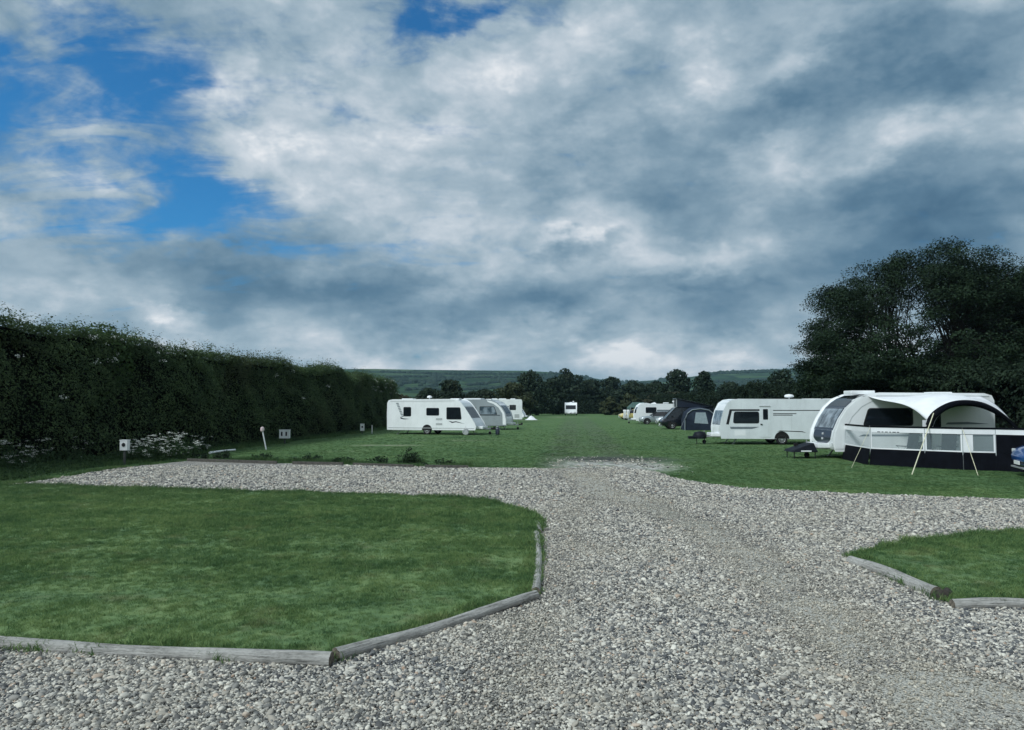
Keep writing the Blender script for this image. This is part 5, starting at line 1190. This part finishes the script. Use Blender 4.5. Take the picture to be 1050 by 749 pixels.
    for i in range(nA):
        t = i/(nA-1); rl = Vector((14.35+(18.9-14.35)*t**.9, 30.03, 2.53))-b
        for j in range(nr+1):
            s = j/nr; p = rl.lerp(A_[i]+Vector((0, 0, .08)), s); up = (1-t)**3
            p.z += .42*math.sin(math.pi*s)*up*s + .16*math.sin(math.pi*s)*(1-up); p.x += .10*math.sin(math.pi*s)*up; V.append(p)
    c = MB().add(V, [(i*(nr+1)+j, i*(nr+1)+j+1, (i+1)*(nr+1)+j+1, (i+1)*(nr+1)+j) for i in range(nA-1) for j in range(nr)]).build('canopy', white, o, 80)
    sd = c.modifiers.new('thick', 'SOLIDIFY'); sd.thickness = .012
    # white drop at the near corner
    MB().box((A_[0].x-.14, 0.02, 1.28), (.16, .02, .72)).build('corner_drop', white, o)
    top = ap(955, 424); f = at(935, 487)-b; MB().tube([top+Vector((0, -.14, 0)), f], .017, 6).build('guy_rope', rope, o)
    f2 = at(1062, 491)-b; MB().tube([AP[-10]+Vector((0, -.08, 0)), f2], .008, 5).build('guy_rope', rope, o)
    # two folding chairs seen through the windows
    fab = mat('chair_fabric', (.010,.014,.022), .8, var=.2)
    for k, (px, d, rz, l) in enumerate(((930, 28.2, 200, 'dark folding camp chair behind the windbreak, left of the guy rope'), (970, 28.0, 170, 'dark folding camp chair behind the windbreak, under the arch'))):
        x = deep(px, 450, d).x; o = tag(empty('camping_chair', (x, d, 0), R(rz)), l, 'chair', 'camp chairs inside the windbreak')
        MB().box((0, 0, .44), (.50, .48, .05)).build('seat', fab, o, bevel=.015); MB().box((0, .27, .82), (.50, .06, .74), Matrix.Rotation(-.22, 3, 'X')).build('backrest', fab, o, bevel=.02)
        for s in (-1, 1):
            MB().tube([(s*.26, -.24, 0), (s*.26, .16, .62)], .012, 6).build('leg', K['alloy'], o); MB().tube([(s*.26, .28, 0), (s*.26, -.20, .62)], .012, 6).build('leg', K['alloy'], o); MB().box((s*.27, -.02, .64), (.05, .46, .03)).build('armrest', K['trim'], o)
    # dark cover over the drawbar, and the kit beside the other noses
    tarp = mat('dark_tarp', (.006,.008,.013), .6, var=.3, vscale=4, bmp=.3, bscale=9, spec=.2)
    o = tag(empty('drawbar_box', (12.0, 30.9, 0)), 'low dark tarp covered box on legs at the nose of the awning caravan', 'box')
    MB().add([(-.62,-.5,.26),(.45,-.5,.26),(.45,.5,.26),(-.62,.5,.26),(-.55,-.45,.36),(.30,-.42,.64),(.30,.42,.64),(-.55,.45,.36)], [(3,2,1,0),(4,5,6,7),(0,1,5,4),(1,2,6,5),(2,3,7,6),(3,0,4,7)]).build('cover', tarp, o, bevel=.05)
    MB().box((-.05, -.505, .31), (.42, .012, .05)).build('white_strip', K['white'], o)
    for a in (-.5, .35):
        for s in (-.4, .4): MB().tube([(a, s, 0), (a, s, .28)], .02, 6).build('leg', K['trim'], o)
    o = tag(empty('drawbar_box', (10.45, 41.6, 0)), 'small dark covered kit heap at the nose of the caravan with the roof aerial', 'box')
    MB().lathe([(.10, .30), (.36, .32), (.38, .50), (.30, .66), (.06, .72)], 'Z', (0, 0, 0), 14).build('cover', tarp, o, 60); MB().box((-.42, -.1, .38), (.5, .3, .16)).build('cover_end', tarp, o, bevel=.05)
    for a in (-.22, .22): MB().tube([(a, -.15, 0), (a, -.15, .34)], .02, 6).build('leg', K['trim'], o)
    # water barrel and gas bottle by the nearest left caravan
    o = tag(empty('water_barrel', (-3.32, 53.75, 0)), 'grey rolling water barrel standing under the front of the nearest left caravan', 'barrel')
    MB().lathe([(.05, -.20), (.20, -.19), (.235, -.14), (.235, .14), (.20, .19), (.05, .20)], 'Y', (0, 0, .235), 18).build('drum', K['vent'], o, 40); MB().tube([(-.2, -.22, .235), (0, -.24, .62), (.2, -.22, .235)], .013, 6).build('handle', K['steel'], o)
    o = tag(empty('gas_bottle', (-1.05, 54.3, 0)), 'dark gas bottle standing at the nose of the nearest left caravan', 'gas bottle')
    MB().lathe([(.10, 0), (.155, .03), (.155, .42), (.11, .52), (.05, .55)], 'Z', (0, 0, 0), 16).build('cylinder', K['navy'], o, 40); MB().lathe([(.05, .55), (.09, .56), (.09, .62), (.04, .63)], 'Z', (0, 0, 0), 12).build('valve_guard', K['alloy'], o, 40)
    o = tag(empty('step_stool', (-.78, 65.4, 0)), 'small dark step stool by the nose of the silver grey caravan', 'stool')
    MB().box((0, 0, .33), (.5, .36, .05)).build('tread', tarp, o, bevel=.01)
    for a in (-.2, .2):
        for s in (-.14, .14): MB().tube([(a, s, 0), (a*.9, s*.9, .32)], .018, 6).build('leg', K['steel'], o)
    wp = tag(empty('groundsheet_bundle', (2.75, 106.5, 0)), 'small white tarpaulin heap on the grass at the end of the left row', 'tarpaulin'); V = []
    for i in range(9):
        for j in range(9): a, r_ = 2*math.pi*i/8, j/8*.75; V.append((r_*math.cos(a)*1.25, r_*math.sin(a)*.8, .62*(1-j/8)**1.2+.05*math.sin(i*3+j)*(0 < j < 8)+.01))
    MB().add(V, [(i*9+j, i*9+j+1, (i+1)*9+j+1, (i+1)*9+j) for i in range(8) for j in range(8)]).build('sheet', white, wp, 60)

# ------------------------------------------------------------------ timbers, hook-up posts, small things
def log_timber(a, b, r0, r1, seed, m, end_m, label, half=False):
    a, b = Vector(a), Vector(b); d = b-a; L = d.length; rr = np.random.default_rng(seed)
    nseg, n = max(10, int(L/.07)), 22; V = []
    rot = d.to_track_quat('X', 'Z').to_matrix()
    for i in range(nseg+1):
        t = i/nseg; r = r0+(r1-r0)*t; bend = Vector((0, .025*math.sin(t*4+seed), .012*math.sin(t*7+seed)))
        for k in range(n):
            an = 2*math.pi*k/n; y, z = math.cos(an), math.sin(an)
            q = 1+.05*mnoise.noise((t*L*2.2, y*1.3+seed, z*1.3))+.035*mnoise.noise((t*L*9, y*2.5+seed, z*2.5))
            crack = 0
            for cpos in (1.15+.25*math.sin(t*3+seed), 2.2+.2*math.sin(t*5+seed*2)):
                dd = abs((an-cpos+math.pi) % (2*math.pi)-math.pi); crack += max(0, 1-dd/.20)*.22*(mnoise.noise((t*L*1.1, cpos*3, seed*1.7)) > -.12)
            q -= crack
            V.append(Vector((t*L, y*r*q, z*r*q))+bend)
    F = [(i*n+k, (i+1)*n+k, (i+1)*n+(k+1)%n, i*n+(k+1)%n) for i in range(nseg) for k in range(n)]
    o = MB().add(V, F).build('border_log', m, None, 50); o.location = a; o.rotation_mode = 'QUATERNION'; o.rotation_quaternion = rot.to_quaternion()
    e = MB()
    for base in (0, nseg*n):
        c = sum((V[base+k] for k in range(n)), Vector())/n; x = -.004 if base == 0 else .004
        e.add([c+Vector((x, 0, 0))]+[V[base+k] for k in range(n)], [(0, 1+k, 1+(k+1)%n) for k in range(n)])
    e.build('sawn_end', end_m, o)
    return tag(o, label, 'log', 'timber logs edging the gravel')
def timbers():
    m, p = new_mat('weathered_timber'); o = objco(); P = pos()
    g = noise(mapping(o, scale=(1.2, 30, 30)), 2., 6, .7); fine = noise(mapping(o, scale=(.35, 1, 1)), 60., 5, .7); big = noise(P, 3.2, 5, .65)
    c = ramp(fine*.3+g*.5+big*.3, [(.38, (.07,.068,.06)), (.47, (.24,.235,.215)), (.56, (.40,.39,.36)), (.70, (.54,.53,.49))])
    c = mix(noise(P, 5.5, 5, .7).step(.60, .72)*.7, c, (.06, .07, .045)); lk(c, p.inputs['Base Color']); p.inputs['Roughness'].default_value = .9; bump(p, fine*.6+g*1.5, 1., .02)
    em = mat('sawn_wood_end', (.13,.11,.085), .95, var=.6, vscale=26, bmp=.5)
    rot_m = mat('rotten_wood', (.030,.026,.020), .95, var=.5, vscale=14, bmp=.9, bscale=18)
    z = .045
    log_timber(at(-90, 657, z), at(341, 677, z), .058, .064, 1, m, em, 'long grey weathered log along the near edge of the left lawn', )
    log_timber(at(346, 674, z), at(549, 610.5, z), .062, .052, 2, m, em, 'grey cracked log slanting up from the left lawn corner to the track')
    log_timber(at(549.5, 607, z), at(551, 546.5, z), .052, .052, 3, m, em, 'grey log running away from the camera beside the track')
    log_timber(at(551, 545, z), at(551.5, 535, z), .052, .050, 4, m, em, 'short log stub at the far end of the track-side log')
    log_timber(at(874, 574, z), at(960, 609, z+.01), .066, .085, 5, m, em, 'round grey log slanting along the right lawn with its sawn end showing')
    log_timber(at(976, 620, z), at(1130, 620.5, z), .060, .062, 6, m, em, 'pale grey log along the near edge of the small right lawn')
    s = at(967, 616); V = MB(); rr = np.random.default_rng(3)
    V.lathe([(.10, -.02), (.095, .05), (.085, .10), (.06, .125), (.02, .11)], 'Z', (0, 0, 0), 12); o = V.build('rotten_stump', rot_m, None, 60); o.location = s
    for v in o.data.vertices: v.co *= 1+.35*mnoise.noise(v.co*14)
    tag(o, 'black rotten post stump between the two logs of the right lawn', 'stump')
    # edging boards of the gravel
    bd = mat('grey_board', (.07,.066,.056), .9, var=.35, vscale=12, bmp=.4, bscale=30)
    for k, (p0, p1, l) in enumerate((((192, 472.2), (284, 475), 'thin edging board at the corner of the gravel arm below the lying white pole'), ((300, 475.3), (352, 476.4), 'thin edging board half way along the gravel arm'), ((362, 476.8), (424, 478.8), 'thin edging board right of the half-way one, by the dark grass tuft'), ((436, 479), (480, 479.6), 'thin edging board at the lane end of the gravel arm'))):
        a, b = at(*p0, .04), at(*p1, .04); o = MB().bar(a, b, .05, .15).build('edging_board', bd, None, bevel=.006); tag(o, l, 'board', 'edging boards of the gravel arm')
    pts = [at(902, 563.5, .03), at(957, 555.5, .03), at(1004, 551, .03), at(1075, 546, .03)]
    for (a, b), l in zip(zip(pts, pts[1:]), ('low pale edging board at the left end of the right lawn\'s far side', 'low pale edging board in the middle of the right lawn\'s far side', 'low pale edging board of the right lawn\'s far side, cut off by the photo edge')):
        tag(MB().bar(a, b, .05, .085).build('edging_board', bd, None, bevel=.008), l, 'board', 'edging boards of the right lawn')
def hookups():
    wh = mat('white_plastic', (.72,.74,.74), .45, var=.06, dirt=.3); gr = mat('grey_post', (.05,.055,.05), .7, var=.2); dk = K['trim']; pk = mat('faded_cap', (.62,.50,.50), .5)
    def box(px, py, d, w, h, label, post=True, marks=1):
        c = deep(px, py, d); o = tag(empty('hookup_box', (c.x, d, 0), R(-8 if px < 200 else 6)), label, 'power box', 'electric hook-up boxes along the tall hedge'); z = c.z
        MB().box((0, 0, z), (w, w*.55, h)).build('box', wh, o, bevel=.02); MB().box((0, .0, z+h/2+.012), (w*1.08, w*.62, .03)).build('lid', wh, o, bevel=.008)
        if marks == 1: MB().lathe([(.02, -.012), (w*.20, -.012), (w*.24, .01), (w*.24, .03)], 'Y', (w*.02, -w*.275-.015, z+h*.08), 14).build('socket', dk, o, 40)
        else:
            for s in (-.24, .2): MB().box((s*w, -w*.275-.01, z+h*.06), (w*.16, .03, h*.5)).build('socket', dk, o, bevel=.01)
        MB().box((0, 0, (z-h/2)/2), (.07, .07, z-h/2)).build('post', gr, o)
    box(128, 457, 27.3, .30, .36, 'nearest white hook-up box with one round dark socket, among the cow parsley', marks=1)
    box(292, 445.5, 42., .56, .46, 'wide white hook-up box with two dark sockets, right of the leaning white post', marks=2)
    box(371.5, 438.5, 56., .30, .50, 'white hook-up box far along the hedge beside the thin white marker post', marks=1)
    for px, py, tx, ty, d, label, cap in ((273, 461, 269, 441, 36.5, 'leaning white water tap post with a pinkish head in front of the tall hedge', True), (381.5, 445.5, 381.5, 436, 56.5, 'thin white marker post just left of the nearest left caravan', False)):
        a = deep(px, py, d); t = deep(tx, ty, d); o = tag(empty('marker_post', (a.x, d, 0)), label, 'post')
        q = Vector((t.x-a.x, 0, t.z)); MB().tube([(0, 0, 0), q*.5, q], .034, 8).build('post', wh, o, 50)
        if cap: MB().lathe([(.02, -.10), (.08, -.09), (.10, 0), (.08, .10), (.02, .13)], 'Z', q+Vector((0, 0, .02)), 12).build('post_head', pk, o, 50)
    a, b = at(215, 464.6, .06), at(241, 461.5, .08)
    tag(MB().tube([a, a.lerp(b, .5)+Vector((0, 0, .015)), b], [.055, .05, .045], 10).build('fallen_pole', wh, None, 50), 'white painted pole lying in the grass behind the gravel arm', 'pole')
def haze():
    o = MB().box((0, 2300, 80), (6400, 5300, 168)).build('haze', [], None)
    m = bpy.data.materials.new('thin_haze'); m.use_nodes = True; nt = m.node_tree; nt.nodes.clear()
    v = nt.nodes.new('ShaderNodeVolumePrincipled'); v.inputs['Density'].default_value = HAZE; v.inputs['Color'].default_value = (.50, .80, .95, 1); v.inputs['Anisotropy'].default_value = .2
    out = nt.nodes.new('ShaderNodeOutputMaterial'); nt.links.new(v.outputs[0], out.inputs['Volume']); o.data.materials.append(m)
    tag(o, 'thin blue air between the field and the hills', 'haze', kind='stuff')
HAZE = .00012

build_world()
terrain(); vegetation(); caravans(); cars_and_tents(); awning(); timbers(); hookups(); stones(); grass(); haze()
